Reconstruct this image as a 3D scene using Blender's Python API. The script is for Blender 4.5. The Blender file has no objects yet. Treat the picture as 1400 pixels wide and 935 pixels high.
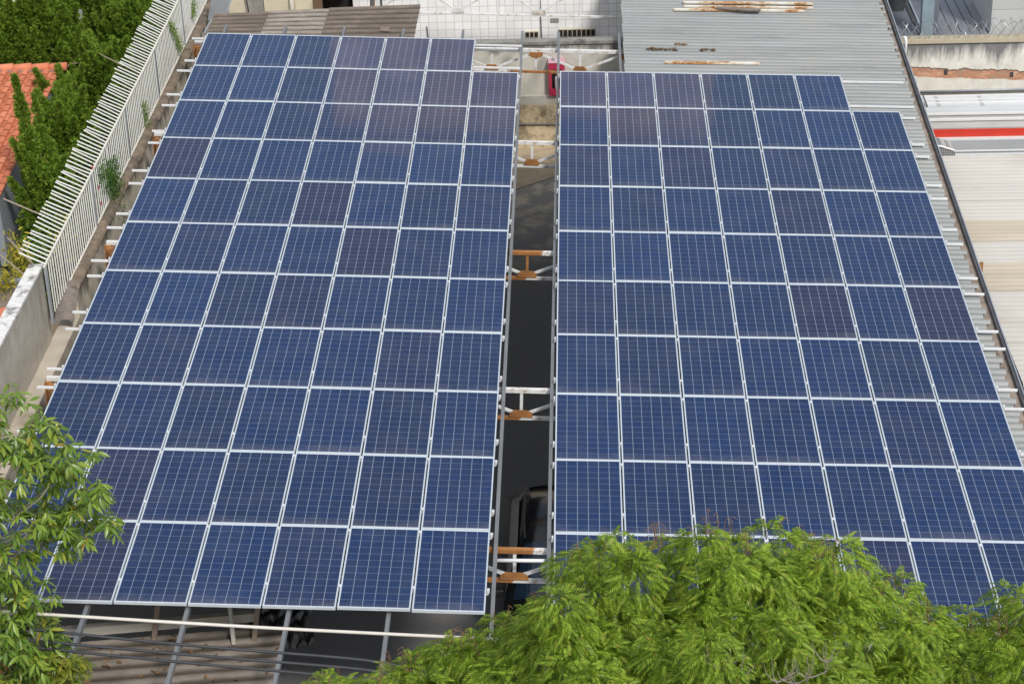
import bpy, math, random
import numpy as np
from mathutils import Matrix, Vector

# ------------------------------------------------------------------ camera, light, exposure
sc = bpy.context.scene
COL = sc.collection
rng = np.random.default_rng(11)
random.seed(5)
SLOPE, CROSS, H0 = math.radians(1.5), math.radians(2.6), 3.5
# roof frame: x along the rows, y up the slope, z normal; origin at the back left corner of the left array
RF = Matrix.Translation((0, 0, H0)) @ Matrix.Rotation(SLOPE, 4, 'X') @ Matrix.Rotation(CROSS, 4, 'Y')


def rod(r):
    v = Vector(r)
    return Matrix.Rotation(v.length, 3, v.normalized())


_a = math.radians(50)
_R0 = Matrix(((1, 0, 0), (0, math.sin(_a), math.cos(_a)), (0, -math.cos(_a), math.sin(_a))))
FPX = 2866.1
CAM_R = rod((-0.3678, -0.0106, -0.0276)) @ _R0 @ RF.to_3x3().transposed()    # rows: right, up, back
CAM_C = RF @ Vector((7.7973, -44.6949, 16.9275))
cam_d = bpy.data.cameras.new('camera')
cam = bpy.data.objects.new('camera', cam_d)
COL.objects.link(cam)
cam.matrix_world = Matrix.Translation(CAM_C) @ CAM_R.transposed().to_4x4()
cam_d.sensor_width = 36.0
cam_d.lens = 36.0 * FPX / 1400.0
cam_d.clip_start = 0.5
cam_d.clip_end = 1500
sc.camera = cam

world = bpy.data.worlds.new('World')
sc.world = world
world.use_nodes = True
SUN_EL, SUN_AZ = math.radians(46), math.radians(152)      # azimuth from +Y towards +X
wn = world.node_tree
wn.nodes.clear()
w_out = wn.nodes.new('ShaderNodeOutputWorld')
w_bg = wn.nodes.new('ShaderNodeBackground')
w_sky = wn.nodes.new('ShaderNodeTexSky')
w_sky.sky_type = 'NISHITA'
w_sky.sun_disc = False
w_sky.sun_elevation = SUN_EL
w_sky.sun_rotation = SUN_AZ
w_sky.air_density = 1.2
w_sky.dust_density = 2.0
w_sky.ozone_density = 1.0
w_tc = wn.nodes.new('ShaderNodeTexCoord')
w_n = wn.nodes.new('ShaderNodeTexNoise')
w_n.inputs['Scale'].default_value = 2.6
w_n.inputs['Detail'].default_value = 5
w_r = wn.nodes.new('ShaderNodeValToRGB')
w_r.color_ramp.elements[0].position = 0.33
w_r.color_ramp.elements[0].color = (0.35, 0.35, 0.35, 1)
w_r.color_ramp.elements[1].position = 0.62
w_r.color_ramp.elements[1].color = (0.95, 0.95, 0.95, 1)
w_m = wn.nodes.new('ShaderNodeMixRGB')
w_m.inputs['Color2'].default_value = (8.6, 8.9, 9.4, 1)
wn.links.new(w_tc.outputs['Generated'], w_n.inputs['Vector'])
wn.links.new(w_n.outputs['Fac'], w_r.inputs['Fac'])
# broken cloud overhead and behind the viewer, a clear blue stretch low in front
w_s = wn.nodes.new('ShaderNodeSeparateXYZ')
wn.links.new(w_tc.outputs['Generated'], w_s.inputs[0])
w_a = wn.nodes.new('ShaderNodeMath')
w_a.operation = 'MULTIPLY_ADD'
w_a.inputs[1].default_value = -0.6
wn.links.new(w_s.outputs['Z'], w_a.inputs[0])
wn.links.new(w_s.outputs['Y'], w_a.inputs[2])
w_c = wn.nodes.new('ShaderNodeMapRange')
w_c.interpolation_type = 'SMOOTHSTEP'
w_c.inputs['From Min'].default_value = 0.15
w_c.inputs['From Max'].default_value = 0.50
w_c.inputs['To Min'].default_value = 1.0
w_c.inputs['To Max'].default_value = 0.20
wn.links.new(w_a.outputs[0], w_c.inputs['Value'])
w_k = wn.nodes.new('ShaderNodeMath')
w_k.operation = 'MULTIPLY'
wn.links.new(w_r.outputs['Color'], w_k.inputs[0])
wn.links.new(w_c.outputs[0], w_k.inputs[1])
wn.links.new(w_k.outputs[0], w_m.inputs['Fac'])
wn.links.new(w_sky.outputs['Color'], w_m.inputs['Color1'])
wn.links.new(w_m.outputs['Color'], w_bg.inputs['Color'])
w_bg.inputs['Strength'].default_value = 0.076
wn.links.new(w_bg.outputs['Background'], w_out.inputs['Surface'])

sun_d = bpy.data.lights.new('sun', 'SUN')
sun_d.energy = 2.1
sun_d.angle = math.radians(9)
sun_d.color = (1.0, 0.95, 0.88)
sun = bpy.data.objects.new('sun', sun_d)
COL.objects.link(sun)
_sd = Vector((math.cos(SUN_EL) * math.sin(SUN_AZ), math.cos(SUN_EL) * math.cos(SUN_AZ), math.sin(SUN_EL)))
sun.rotation_euler = (-_sd).to_track_quat('-Z', 'Y').to_euler()
sun.location = (0, 0, 40)

sc.view_settings.view_transform = 'Standard'
sc.view_settings.look = 'None'
sc.view_settings.gamma = 1
sc.view_settings.use_curve_mapping = False
sc.view_settings.exposure = 0.52
sc.render.engine = 'CYCLES'
sc.cycles.max_bounces = 6
sc.cycles.diffuse_bounces = 4
sc.cycles.glossy_bounces = 3
sc.cycles.transmission_bounces = 3


# ------------------------------------------------------------------ surveying helpers
def ray(px, py):
    return CAM_R.transposed() @ Vector(((px - 700) / FPX, -(py - 467.5) / FPX, -1.0))


def at_z(px, py, z):
    d = ray(px, py)
    return CAM_C + d * ((z - CAM_C.z) / d.z)


def at_y(px, py, y):
    d = ray(px, py)
    return CAM_C + d * ((y - CAM_C.y) / d.y)


def at_x(px, py, x):
    d = ray(px, py)
    return CAM_C + d * ((x - CAM_C.x) / d.x)


RF3, RFI = RF.to_3x3(), RF.inverted()


def on_roof(px, py, off):
    """the point of the roof frame (x, y, off) seen at a pixel"""
    n = RF3 @ Vector((0, 0, 1))
    o = RF @ Vector((0, 0, off))
    d = ray(px, py)
    return RFI @ (CAM_C + d * ((o - CAM_C).dot(n) / d.dot(n)))


def R(x, y, z):
    return RF @ Vector((x, y, z))


# ------------------------------------------------------------------ object helpers
WM = {}


def tag(o, label=None, cat=None, group=None, kind=None):
    if label:
        o['label'] = label
    if cat:
        o['category'] = cat
    if group:
        o['group'] = group
    if kind:
        o['kind'] = kind
    return o


def thing(name, label, cat, m4, group=None):
    o = bpy.data.objects.new(name, None)
    COL.objects.link(o)
    if not isinstance(m4, Matrix):
        m4 = Matrix.Translation(Vector(m4))
    o.matrix_basis = m4
    o.empty_display_size = 0.2
    WM[o] = m4.copy()
    return tag(o, label, cat, group)


class MB:
    """collects verts and faces (world coordinates, or those of `frame`) and links them as one mesh object"""

    def __init__(self, frame=None):
        self.v, self.f, self.fr, self.valley = [], [], frame, None

    def add(self, vs, fs):
        b = len(self.v)
        self.v += [tuple(p) for p in vs]
        self.f += [tuple(i + b for i in f) for f in fs]
        return self

    def box(self, x0, y0, z0, x1, y1, z1):
        vs = [(x, y, z) for z in (z0, z1) for y in (y0, y1) for x in (x0, x1)]
        return self.add(vs, [(0, 2, 3, 1), (4, 5, 7, 6), (0, 1, 5, 4), (2, 6, 7, 3), (0, 4, 6, 2), (1, 3, 7, 5)])

    def beam(self, p, q, w, h, up=(0, 0, 1)):
        p, q, up = Vector(p), Vector(q), Vector(up)
        d = (q - p).normalized()
        s = d.cross(up)
        if s.length < 1e-4:
            s = d.cross(Vector((1, 0, 0)))
        s.normalize()
        u = s.cross(d)
        vs = [c + s * (a * w / 2) + u * (b * h / 2) for c in (p, q) for a, b in ((-1, -1), (1, -1), (1, 1), (-1, 1))]
        return self.add(vs, [(0, 1, 2, 3), (7, 6, 5, 4), (0, 4, 5, 1), (1, 5, 6, 2), (2, 6, 7, 3), (3, 7, 4, 0)])

    def tube(self, pts, r, n=6, cap=True):
        pts = [Vector(p) for p in pts]
        rs = r if isinstance(r, (list, tuple)) else [r] * len(pts)
        rings, last = [], None
        for i, p in enumerate(pts):
            d = (pts[min(i + 1, len(pts) - 1)] - pts[max(i - 1, 0)]).normalized()
            if last is None:
                s = d.cross(Vector((0, 0, 1)))
                if s.length < 1e-3:
                    s = d.cross(Vector((1, 0, 0)))
            else:
                s = last - d * last.dot(d)
            s.normalize()
            last = s
            u = d.cross(s)
            rings.append([p + (s * math.cos(2 * math.pi * k / n) + u * math.sin(2 * math.pi * k / n)) * rs[i] for k in range(n)])
        vs = [v for g in rings for v in g]
        fs = [(i * n + k, i * n + (k + 1) % n, (i + 1) * n + (k + 1) % n, (i + 1) * n + k) for i in range(len(pts) - 1) for k in range(n)]
        if cap:
            fs += [tuple(reversed(range(n))), tuple((len(pts) - 1) * n + k for k in range(n))]
        return self.add(vs, fs)

    def prism(self, poly, off):
        """polygon (world points) pulled along the vector off"""
        poly = [Vector(p) for p in poly]
        off = Vector(off)
        n = len(poly)
        vs = poly + [p + off for p in poly]
        return self.add(vs, [tuple(range(n)), tuple(reversed(range(n, 2 * n)))] +
                        [(i, i + n, (i + 1) % n + n, (i + 1) % n) for i in range(n)])

    def lathe(self, prof, c=(0, 0, 0), n=20):
        c = Vector(c)
        vs = [c + Vector((r * math.cos(2 * math.pi * k / n), r * math.sin(2 * math.pi * k / n), z)) for r, z in prof for k in range(n)]
        fs = [(i * n + k, i * n + (k + 1) % n, (i + 1) * n + (k + 1) % n, (i + 1) * n + k) for i in range(len(prof) - 1) for k in range(n)]
        return self.add(vs, fs)

    def grid(self, fn, nu, nv):
        vs = [fn(i / nu, j / nv) for j in range(nv + 1) for i in range(nu + 1)]
        fs = [(j * (nu + 1) + i, j * (nu + 1) + i + 1, (j + 1) * (nu + 1) + i + 1, (j + 1) * (nu + 1) + i) for j in range(nv) for i in range(nu)]
        return self.add(vs, fs)

    def build(self, name, m, parent=None, smooth=False, bevel=0, local=False):
        vs = self.v
        if self.fr is not None:
            vs = [self.fr @ Vector(v) for v in vs]
        base = None
        if parent is not None:
            if not local:
                inv = WM[parent].inverted()
                vs = [inv @ Vector(v) for v in vs]
        else:
            a = np.array([tuple(v) for v in vs])
            lo, hi = a.min(0), a.max(0)
            base = np.array([(lo[0] + hi[0]) / 2, (lo[1] + hi[1]) / 2, lo[2]])
            vs = a - base
        me = bpy.data.meshes.new(name)
        me.from_pydata([tuple(v) for v in vs], [], self.f)
        me.materials.append(m)
        if self.valley:
            me.attributes.new('valley', 'FLOAT', 'POINT').data.foreach_set('value', self.valley)
        if smooth:
            me.polygons.foreach_set('use_smooth', [True] * len(me.polygons))
        me.update()
        o = bpy.data.objects.new(name, me)
        COL.objects.link(o)
        if parent is not None:
            o.parent = parent
            WM[o] = WM[parent]
        else:
            o.location = base
            WM[o] = Matrix.Translation(base)
        if bevel:
            b = o.modifiers.new('bevel', 'BEVEL')
            b.width = bevel
            b.segments = 2
            b.limit_method = 'ANGLE'
        return o


def np_mesh(name, V, Fq, m, parent=None, base=(0, 0, 0), smooth=False):
    """V (n,3) world, Fq (m,k) faces of one size"""
    inv = np.array(WM[parent].inverted()) if parent is not None else np.array(Matrix.Translation(-Vector(base)))
    V = V @ inv[:3, :3].T + inv[:3, 3]
    me = bpy.data.meshes.new(name)
    k = Fq.shape[1]
    me.vertices.add(len(V))
    me.vertices.foreach_set('co', V.astype(np.float32).ravel())
    me.loops.add(Fq.size)
    me.loops.foreach_set('vertex_index', Fq.astype(np.int32).ravel())
    me.polygons.add(len(Fq))
    me.polygons.foreach_set('loop_start', np.arange(0, Fq.size, k, dtype=np.int32))
    me.update(calc_edges=True)
    me.validate()
    me.materials.append(m)
    if smooth:
        me.polygons.foreach_set('use_smooth', [True] * len(me.polygons))
    o = bpy.data.objects.new(name, me)
    COL.objects.link(o)
    if parent is not None:
        o.parent = parent
        WM[o] = WM[parent]
    else:
        o.location = base
    return o


def scatter(tv, tf, Rm, L, S=None):
    """copies of a template (n,3)/(m,k) under N rotations, places and sizes -> one vertex and face array"""
    N = len(L)
    if S is None:
        S = np.ones(N)
    V = np.einsum('nij,kj->nki', Rm, tv) * S[:, None, None] + L[:, None, :]
    F = tf[None] + (np.arange(N) * len(tv))[:, None, None]
    return V.reshape(-1, 3), F.reshape(-1, tf.shape[1])


def frames(d, roll=None):
    """rotation matrices whose x axis is d and whose z axis is as upright as it can be, rolled about d"""
    d = d / np.linalg.norm(d, axis=1, keepdims=True)
    up = np.tile(np.array([0, 0, 1.0]), (len(d), 1))
    y = np.cross(up, d)
    n = np.linalg.norm(y, axis=1, keepdims=True)
    y = np.where(n < 1e-3, np.array([[0, 1.0, 0]]), y / np.maximum(n, 1e-6))
    z = np.cross(d, y)
    if roll is not None:
        c, s = np.cos(roll)[:, None], np.sin(roll)[:, None]
        y, z = y * c + z * s, z * c - y * s
    return np.stack([d, y, z], 2)


# ------------------------------------------------------------------ materials
class Nodes:
    def __init__(self, name):
        self.m = bpy.data.materials.new(name)
        self.m.use_nodes = True
        self.t = self.m.node_tree
        self.b = self.t.nodes['Principled BSDF']
        self.out = self.t.nodes['Material Output']
        self._tc = None

    def n(self, kind, **kw):
        x = self.t.nodes.new(kind)
        for k, v in kw.items():
            setattr(x, k, v)
        return x

    def put(self, sock, v):
        if hasattr(v, 'is_linked') or isinstance(v, bpy.types.NodeSocket):
            self.t.links.new(v, sock)
        elif isinstance(v, (tuple, list)) and len(v) == 3 and sock.type == 'RGBA':
            sock.default_value = (*v, 1)
        else:
            sock.default_value = v

    def obj(self):
        if self._tc is None:
            self._tc = self.n('ShaderNodeTexCoord')
        return self._tc.outputs['Object']

    def math(self, op, a, b=0.0, c=0.0):
        x = self.n('ShaderNodeMath', operation=op)
        self.put(x.inputs[0], a)
        self.put(x.inputs[1], b)
        self.put(x.inputs[2], c)
        return x.outputs[0]

    def sep(self, v=None):
        x = self.n('ShaderNodeSeparateXYZ')
        self.put(x.inputs[0], v if v is not None else self.obj())
        return x.outputs

    def comb(self, a, b, c):
        x = self.n('ShaderNodeCombineXYZ')
        for i, v in enumerate((a, b, c)):
            self.put(x.inputs[i], v)
        return x.outputs[0]

    def noise(self, scale=5.0, stretch=(1, 1, 1), detail=4, rough=0.6, vec=None, seed=0.0, dist=0.0):
        mp = self.n('ShaderNodeMapping')
        mp.inputs['Scale'].default_value = stretch
        mp.inputs['Location'].default_value = (seed, seed * 0.7, seed * 1.3)
        self.put(mp.inputs['Vector'], vec if vec is not None else self.obj())
        x = self.n('ShaderNodeTexNoise')
        x.inputs['Scale'].default_value = scale
        x.inputs['Detail'].default_value = detail
        x.inputs['Roughness'].default_value = rough
        x.inputs['Distortion'].default_value = dist
        self.t.links.new(mp.outputs[0], x.inputs['Vector'])
        return x.outputs['Fac']

    def ramp(self, f, stops, interp='LINEAR'):
        x = self.n('ShaderNodeValToRGB')
        x.color_ramp.interpolation = interp
        e = x.color_ramp.elements
        while len(e) < len(stops):
            e.new(0.5)
        for i, (p, c) in enumerate(stops):
            e[i].position = p
            e[i].color = (*c, 1) if isinstance(c, (tuple, list)) else (c, c, c, 1)
        self.put(x.inputs['Fac'], f)
        return x.outputs['Color']

    def mix(self, f, a, b, mode='MIX'):
        x = self.n('ShaderNodeMixRGB', blend_type=mode)
        self.put(x.inputs['Fac'], f)
        self.put(x.inputs['Color1'], a)
        self.put(x.inputs['Color2'], b)
        return x.outputs['Color']

    def bump(self, h, strength=0.3, dist=0.01):
        x = self.n('ShaderNodeBump')
        x.inputs['Strength'].default_value = strength
        x.inputs['Distance'].default_value = dist
        self.put(x.inputs['Height'], h)
        self.t.links.new(x.outputs[0], self.b.inputs['Normal'])

    def fin(self, col=None, rough=0.6, metal=0.0, spec=0.5):
        if col is not None:
            self.put(self.b.inputs['Base Color'], col)
        self.put(self.b.inputs['Roughness'], rough)
        self.put(self.b.inputs['Metallic'], metal)
        self.b.inputs['Specular IOR Level'].default_value = spec
        return self.m


def shade(c, k):
    return tuple(min(1, x * k) for x in c)


def plain(name, c, rough=0.6, metal=0.0, var=0.18, scale=6.0, stretch=(1, 1, 1), bump=0.0, spec=0.5, dirt=None, dirt_at=0.62):
    k = Nodes(name)
    f = k.noise(scale, stretch, 5, 0.65)
    col = k.ramp(f, [(0.3, shade(c, 1 - var)), (0.7, shade(c, 1 + var))])
    if dirt:
        g = k.noise(scale * 0.35, stretch, 6, 0.7, seed=3.7)
        col = k.mix(k.ramp(g, [(dirt_at - 0.07, 0.0), (dirt_at + 0.07, 1.0)]), col, dirt)
    if bump:
        k.bump(f, bump)
    return k.fin(col, rough, metal, spec)


def foliage(name, stops, trans=0.3, rough=0.5, spec=0.3, bright=0.0):
    k = Nodes(name)
    g = k.n('ShaderNodeNewGeometry')
    col = k.ramp(g.outputs['Random Per Island'], stops)
    big = k.noise(0.9, detail=2)
    col = k.mix(0.35, col, k.ramp(big, [(0.35, 0.35), (0.65, 0.65)]), 'OVERLAY')
    k.fin(col, rough, 0, spec)
    tr = k.n('ShaderNodeBsdfTranslucent')
    k.put(tr.inputs['Color'], k.mix(bright, col, (0.50, 0.70, 0.10), 'SCREEN') if bright else col)
    mx = k.n('ShaderNodeMixShader')
    mx.inputs[0].default_value = trans
    k.t.links.new(k.b.outputs[0], mx.inputs[1])
    k.t.links.new(tr.outputs[0], mx.inputs[2])
    k.t.links.new(mx.outputs[0], k.out.inputs['Surface'])
    return k.m


def cell_material():
    """laminate of a 6 x 12 polycrystalline module; object space is the module's own frame"""
    k = Nodes('polycrystalline_cells')
    s = k.sep()
    P, GX, GY = 0.159, 0.0025, 0.0028
    u = k.math('DIVIDE', k.math('SUBTRACT', s[0], 0.019), P)
    v = k.math('DIVIDE', k.math('SUBTRACT', k.math('MULTIPLY', s[1], -1.0), 0.034), 0.158)
    fu, fv = k.math('FRACT', u), k.math('FRACT', v)

    def edge(f, g):
        return k.math('GREATER_THAN', k.math('ABSOLUTE', k.math('SUBTRACT', f, 0.5)), 0.5 - g / P)
    line_v = edge(fu, GX)
    line_h = edge(fv, GY)
    out = k.math('MAXIMUM', k.math('GREATER_THAN', k.math('ABSOLUTE', k.math('SUBTRACT', u, 3.0)), 3.0),
                 k.math('GREATER_THAN', k.math('ABSOLUTE', k.math('SUBTRACT', v, 6.0)), 6.0))
    bus = k.math('LESS_THAN', k.math('ABSOLUTE', k.math('SUBTRACT', k.math('FRACT', k.math('MULTIPLY', fu, 4.0)), 0.5)), 0.034)
    oi = k.n('ShaderNodeObjectInfo')
    wn_ = k.n('ShaderNodeTexWhiteNoise', noise_dimensions='3D')
    k.put(wn_.inputs['Vector'], k.comb(k.math('FLOOR', u), k.math('FLOOR', v), k.math('MULTIPLY', oi.outputs['Random'], 91.0)))
    base = k.ramp(oi.outputs['Random'], [(0.0, (0.004, 0.027, 0.104)), (0.25, (0.005, 0.025, 0.092)), (0.45, (0.007, 0.023, 0.078)),
                                         (0.65, (0.004, 0.030, 0.113)), (0.82, (0.015, 0.021, 0.064)), (1.0, (0.004, 0.028, 0.108))])
    warm = k.mix(k.math('MULTIPLY', wn_.outputs['Value'], 0.35), base, (0.013, 0.023, 0.056))
    grain = k.n('ShaderNodeTexVoronoi')
    grain.inputs['Scale'].default_value = 70
    k.put(grain.inputs['Vector'], k.obj())
    cellc = k.mix(0.25, warm, k.mix(0.5, grain.outputs['Color'], (0.03, 0.06, 0.17)), 'OVERLAY')
    col = k.mix(k.math('MULTIPLY', bus, 0.10), cellc, (0.32, 0.37, 0.48))
    col = k.mix(k.math('MULTIPLY', line_h, 0.36), col, (0.42, 0.49, 0.60))
    col = k.mix(k.math('MULTIPLY', line_v, 0.66), col, (0.50, 0.58, 0.70))
    col = k.mix(out, col, (0.52, 0.59, 0.67))
    shift = k.n('ShaderNodeVectorMath', operation='ADD')
    k.put(shift.inputs[0], k.obj())
    k.put(shift.inputs[1], k.comb(k.math('MULTIPLY', oi.outputs['Random'], 57.0), k.math('MULTIPLY', oi.outputs['Random'], 23.0), 0.0))
    dust = k.noise(1.6, (1, 1, 1), 5, 0.65, vec=shift.outputs[0])
    low = k.ramp(k.math('ADD', k.math('DIVIDE', v, 12.0), k.math('MULTIPLY', k.math('SUBTRACT', dust, 0.5), 0.25)), [(0.90, 0.0), (1.02, 0.10)])
    grime = k.math('ADD', k.ramp(dust, [(0.42, 0.0), (0.72, 0.045)]), low)
    col = k.mix(grime, col, (0.40, 0.37, 0.33))
    drop = k.noise(14, (1, 0.6, 1), 2, 0.4, vec=shift.outputs[0], seed=31)
    col = k.mix(k.ramp(drop, [(0.835, 0.0), (0.85, 0.6)]), col, (0.55, 0.55, 0.52))
    k.fin(col, 0.5, 0, 0.05)
    k.b.inputs['Coat Weight'].default_value = 1.0
    k.b.inputs['Coat Roughness'].default_value = 0.05
    k.b.inputs['Coat IOR'].default_value = 1.42
    return k.m


def tile_material(name, c, grout, p, q, w, ax=(0, 2), var=0.06):
    k = Nodes(name)
    s = k.sep()
    a, b = k.math('DIVIDE', s[ax[0]], p), k.math('DIVIDE', s[ax[1]], q)
    e = k.math('MAXIMUM', k.math('GREATER_THAN', k.math('ABSOLUTE', k.math('SUBTRACT', k.math('FRACT', a), 0.5)), 0.5 - w / p),
               k.math('GREATER_THAN', k.math('ABSOLUTE', k.math('SUBTRACT', k.math('FRACT', b), 0.5)), 0.5 - w / q))
    wn_ = k.n('ShaderNodeTexWhiteNoise', noise_dimensions='2D')
    k.put(wn_.inputs['Vector'], k.comb(k.math('FLOOR', a), k.math('FLOOR', b), 0.0))
    col = k.mix(wn_.outputs['Value'], shade(c, 1 - var), shade(c, 1 + var))
    col = k.mix(k.math('MULTIPLY', e, 0.75), col, grout)
    g = k.noise(1.2, (1, 1, 0.25), 5, 0.7)
    col = k.mix(k.ramp(g, [(0.5, 0.0), (0.8, 0.35)]), col, shade(c, 0.62))
    return k.fin(col, 0.35)


def stained_wall(name, c, stain, top, depth=0.9, amount=0.85, low=None, low_at=0.0, brick=None, sc_=4.5, bias=0.33):
    """plaster with dark water streaks running down from the coping; object z is height above the wall's foot"""
    k = Nodes(name)
    s = k.sep()
    f = k.noise(3.0, (1, 1, 1), 6, 0.7)
    col = k.ramp(f, [(0.3, shade(c, 0.82)), (0.7, shade(c, 1.12))])
    if low is not None:
        edge = k.math('ADD', s[2], k.math('MULTIPLY', k.noise(1.5, detail=4), 0.25))
        col = k.mix(k.ramp(k.math('SUBTRACT', edge, low_at), [(0.05, 1.0), (0.16, 0.0)]), col,
                    k.ramp(k.noise(2.2, detail=7, rough=0.75), [(0.40, shade(low, 0.45)), (0.5, low), (0.62, shade(low, 1.25))]))
    st = k.noise(sc_, (1, 1, 0.16), 6, 0.68, seed=2.0)
    fall = k.math('DIVIDE', k.math('SUBTRACT', top, s[2]), depth)
    m = k.math('SUBTRACT', k.math('MULTIPLY', st, 1.75), k.math('ADD', k.math('MULTIPLY', fall, 0.75), bias))
    col = k.mix(k.math('MULTIPLY', k.ramp(m, [(0.0, 0.0), (0.35, 1.0)]), amount), col, stain)
    blot = k.noise(1.3, detail=6, rough=0.7, seed=9.0)
    col = k.mix(k.ramp(blot, [(0.56, 0.0), (0.76, 0.35)]), col, shade(c, 0.55))
    if brick:
        z0, z1, bc = brick
        tilt = k.math('MULTIPLY', s[0], 0.055)
        wob = k.math('MULTIPLY', k.math('SUBTRACT', k.noise(1.6, (1, 1, 0.01), 5, 0.7, seed=4), 0.5), 0.22)
        zz = k.math('ADD', k.math('ADD', s[2], wob), tilt)
        wob2 = k.math('MULTIPLY', k.math('SUBTRACT', k.noise(2.4, (1, 1, 0.01), 6, 0.75, seed=8), 0.5), 0.30)
        zz2 = k.math('ADD', k.math('ADD', s[2], wob2), tilt)
        inb = k.math('MULTIPLY', k.math('GREATER_THAN', zz, z0), k.math('LESS_THAN', zz2, z1))
        bcol = k.ramp(k.noise(4, (1, 1, 2.5), 6, 0.75, seed=6), [(0.36, (0.36, 0.30, 0.22)), (0.46, shade(bc, 0.85)), (0.58, shade(bc, 1.2)), (0.66, (0.52, 0.45, 0.35))])
        col = k.mix(inb, col, bcol)
        rim = k.math('MULTIPLY', k.math('LESS_THAN', zz2, z1 + 0.012), k.math('GREATER_THAN', zz2, z1 - 0.022))
        col = k.mix(k.math('MULTIPLY', rim, 0.8), col, (0.06, 0.045, 0.035))
    k.bump(f, 0.35, 0.01)
    return k.fin(col, 0.9, 0, 0.2)


def primed_white(name, lo, hi):
    """white paint, orange primer on the stretch of the member between lo and hi (metres from the splice), flaking spots"""
    k = Nodes(name)
    s = k.sep()
    nz = k.math('MULTIPLY', k.math('SUBTRACT', k.noise(7, (1, 1, 1), 6, 0.75), 0.5), 0.55)
    d = k.math('ADD', s[0], nz)
    f = k.math('MULTIPLY', k.math('GREATER_THAN', d, lo), k.math('LESS_THAN', d, hi))
    white = k.ramp(k.noise(6, detail=6, rough=0.75, seed=5), [(0.3, (0.74, 0.75, 0.75)), (0.56, (0.64, 0.64, 0.63)), (0.62, (0.45, 0.36, 0.27)), (0.70, (0.34, 0.19, 0.09))])
    org = k.ramp(k.noise(6, detail=5, seed=1), [(0.3, (0.22, 0.09, 0.03)), (0.5, (0.34, 0.145, 0.042)), (0.72, (0.42, 0.20, 0.065))])
    return k.fin(k.mix(f, white, org), 0.6)


def fibre_material(name, c, moss=(0.10, 0.085, 0.07)):
    k = Nodes(name)
    f = k.noise(9, (0.3, 1, 1), 6, 0.75)
    g = k.noise(1.1, (1, 1, 1), 4, 0.6, seed=3)
    col = k.ramp(f, [(0.30, shade(c, 0.72)), (0.5, c), (0.72, shade(c, 1.25))])
    col = k.mix(k.ramp(g, [(0.45, 0.0), (0.7, 0.55)]), col, moss)
    oi = k.n('ShaderNodeObjectInfo')
    col = k.mix(0.5, col, k.ramp(oi.outputs['Random'], [(0, 0.35), (1, 0.62)]), 'OVERLAY')
    va = k.n('ShaderNodeAttribute', attribute_name='valley')
    silt_shade = k.math('ADD', va.outputs['Fac'], k.math('MULTIPLY', k.math('SUBTRACT', k.noise(5, (.3, 1, 1), 5, .7, seed=21), .5), .9))
    col = k.mix(k.ramp(silt_shade, [(.45, 0.0), (.95, .75)]), col, shade(moss, .55))  # valley dirt doubling as painted shade, so the corrugation shows dark stripes
    return k.fin(col, 0.95, 0, 0.1)


def zinc_material():
    k = Nodes('weathered_zinc')
    a = k.noise(1.5, (0.15, 2.2, 1), 6, 0.7)
    b = k.noise(0.8, (1, 1, 1), 5, 0.6, seed=5)
    c = k.noise(10, (0.10, 3.5, 1), 6, 0.75, seed=9)
    col = k.ramp(a, [(0.3, (0.19, 0.207, 0.21)), (0.6, (0.275, 0.292, 0.295))])
    col = k.mix(k.ramp(b, [(0.4, 0.0), (0.7, 0.45)]), col, (0.29, 0.285, 0.26))
    col = k.mix(k.ramp(c, [(0.60, 0.0), (0.75, 0.6)]), col, (0.46, 0.50, 0.54))
    col = k.mix(k.ramp(k.noise(7, (0.15, 3.0, 1), 6, 0.8, seed=14), [(0.64, 0.0), (0.76, 0.55)]), col, (0.14, 0.14, 0.135))
    va = k.n('ShaderNodeAttribute', attribute_name='valley')
    silt_shade = k.math('ADD', va.outputs['Fac'], k.math('MULTIPLY', k.math('SUBTRACT', k.noise(3, (.3, 1, 1), 5, .7, seed=21), .5), 1.6))
    col = k.mix(k.ramp(silt_shade, [(.5, 0.0), (1.05, .6)]), col, (0.13, 0.125, 0.115))  # grime plus shade painted into the rib valleys
    rust = k.noise(2.0, (.5, 1.6, 1), 7, .75, seed=40)
    col = k.mix(k.ramp(rust, [(.68, 0.0), (.74, .55)]), col, (0.22, 0.13, 0.07))
    return k.fin(col, 0.55, 0.15, 0.4)


def rusty_white(name):
    k = Nodes(name)
    f = k.noise(5, (0.4, 1, 1), 6, 0.75)
    col = k.ramp(f, [(0.38, (0.24, 0.08, 0.025)), (0.46, (0.45, 0.22, 0.07)), (0.52, (0.66, 0.58, 0.45)), (0.62, (0.72, 0.70, 0.64))])
    return k.fin(col, 0.8)


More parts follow.
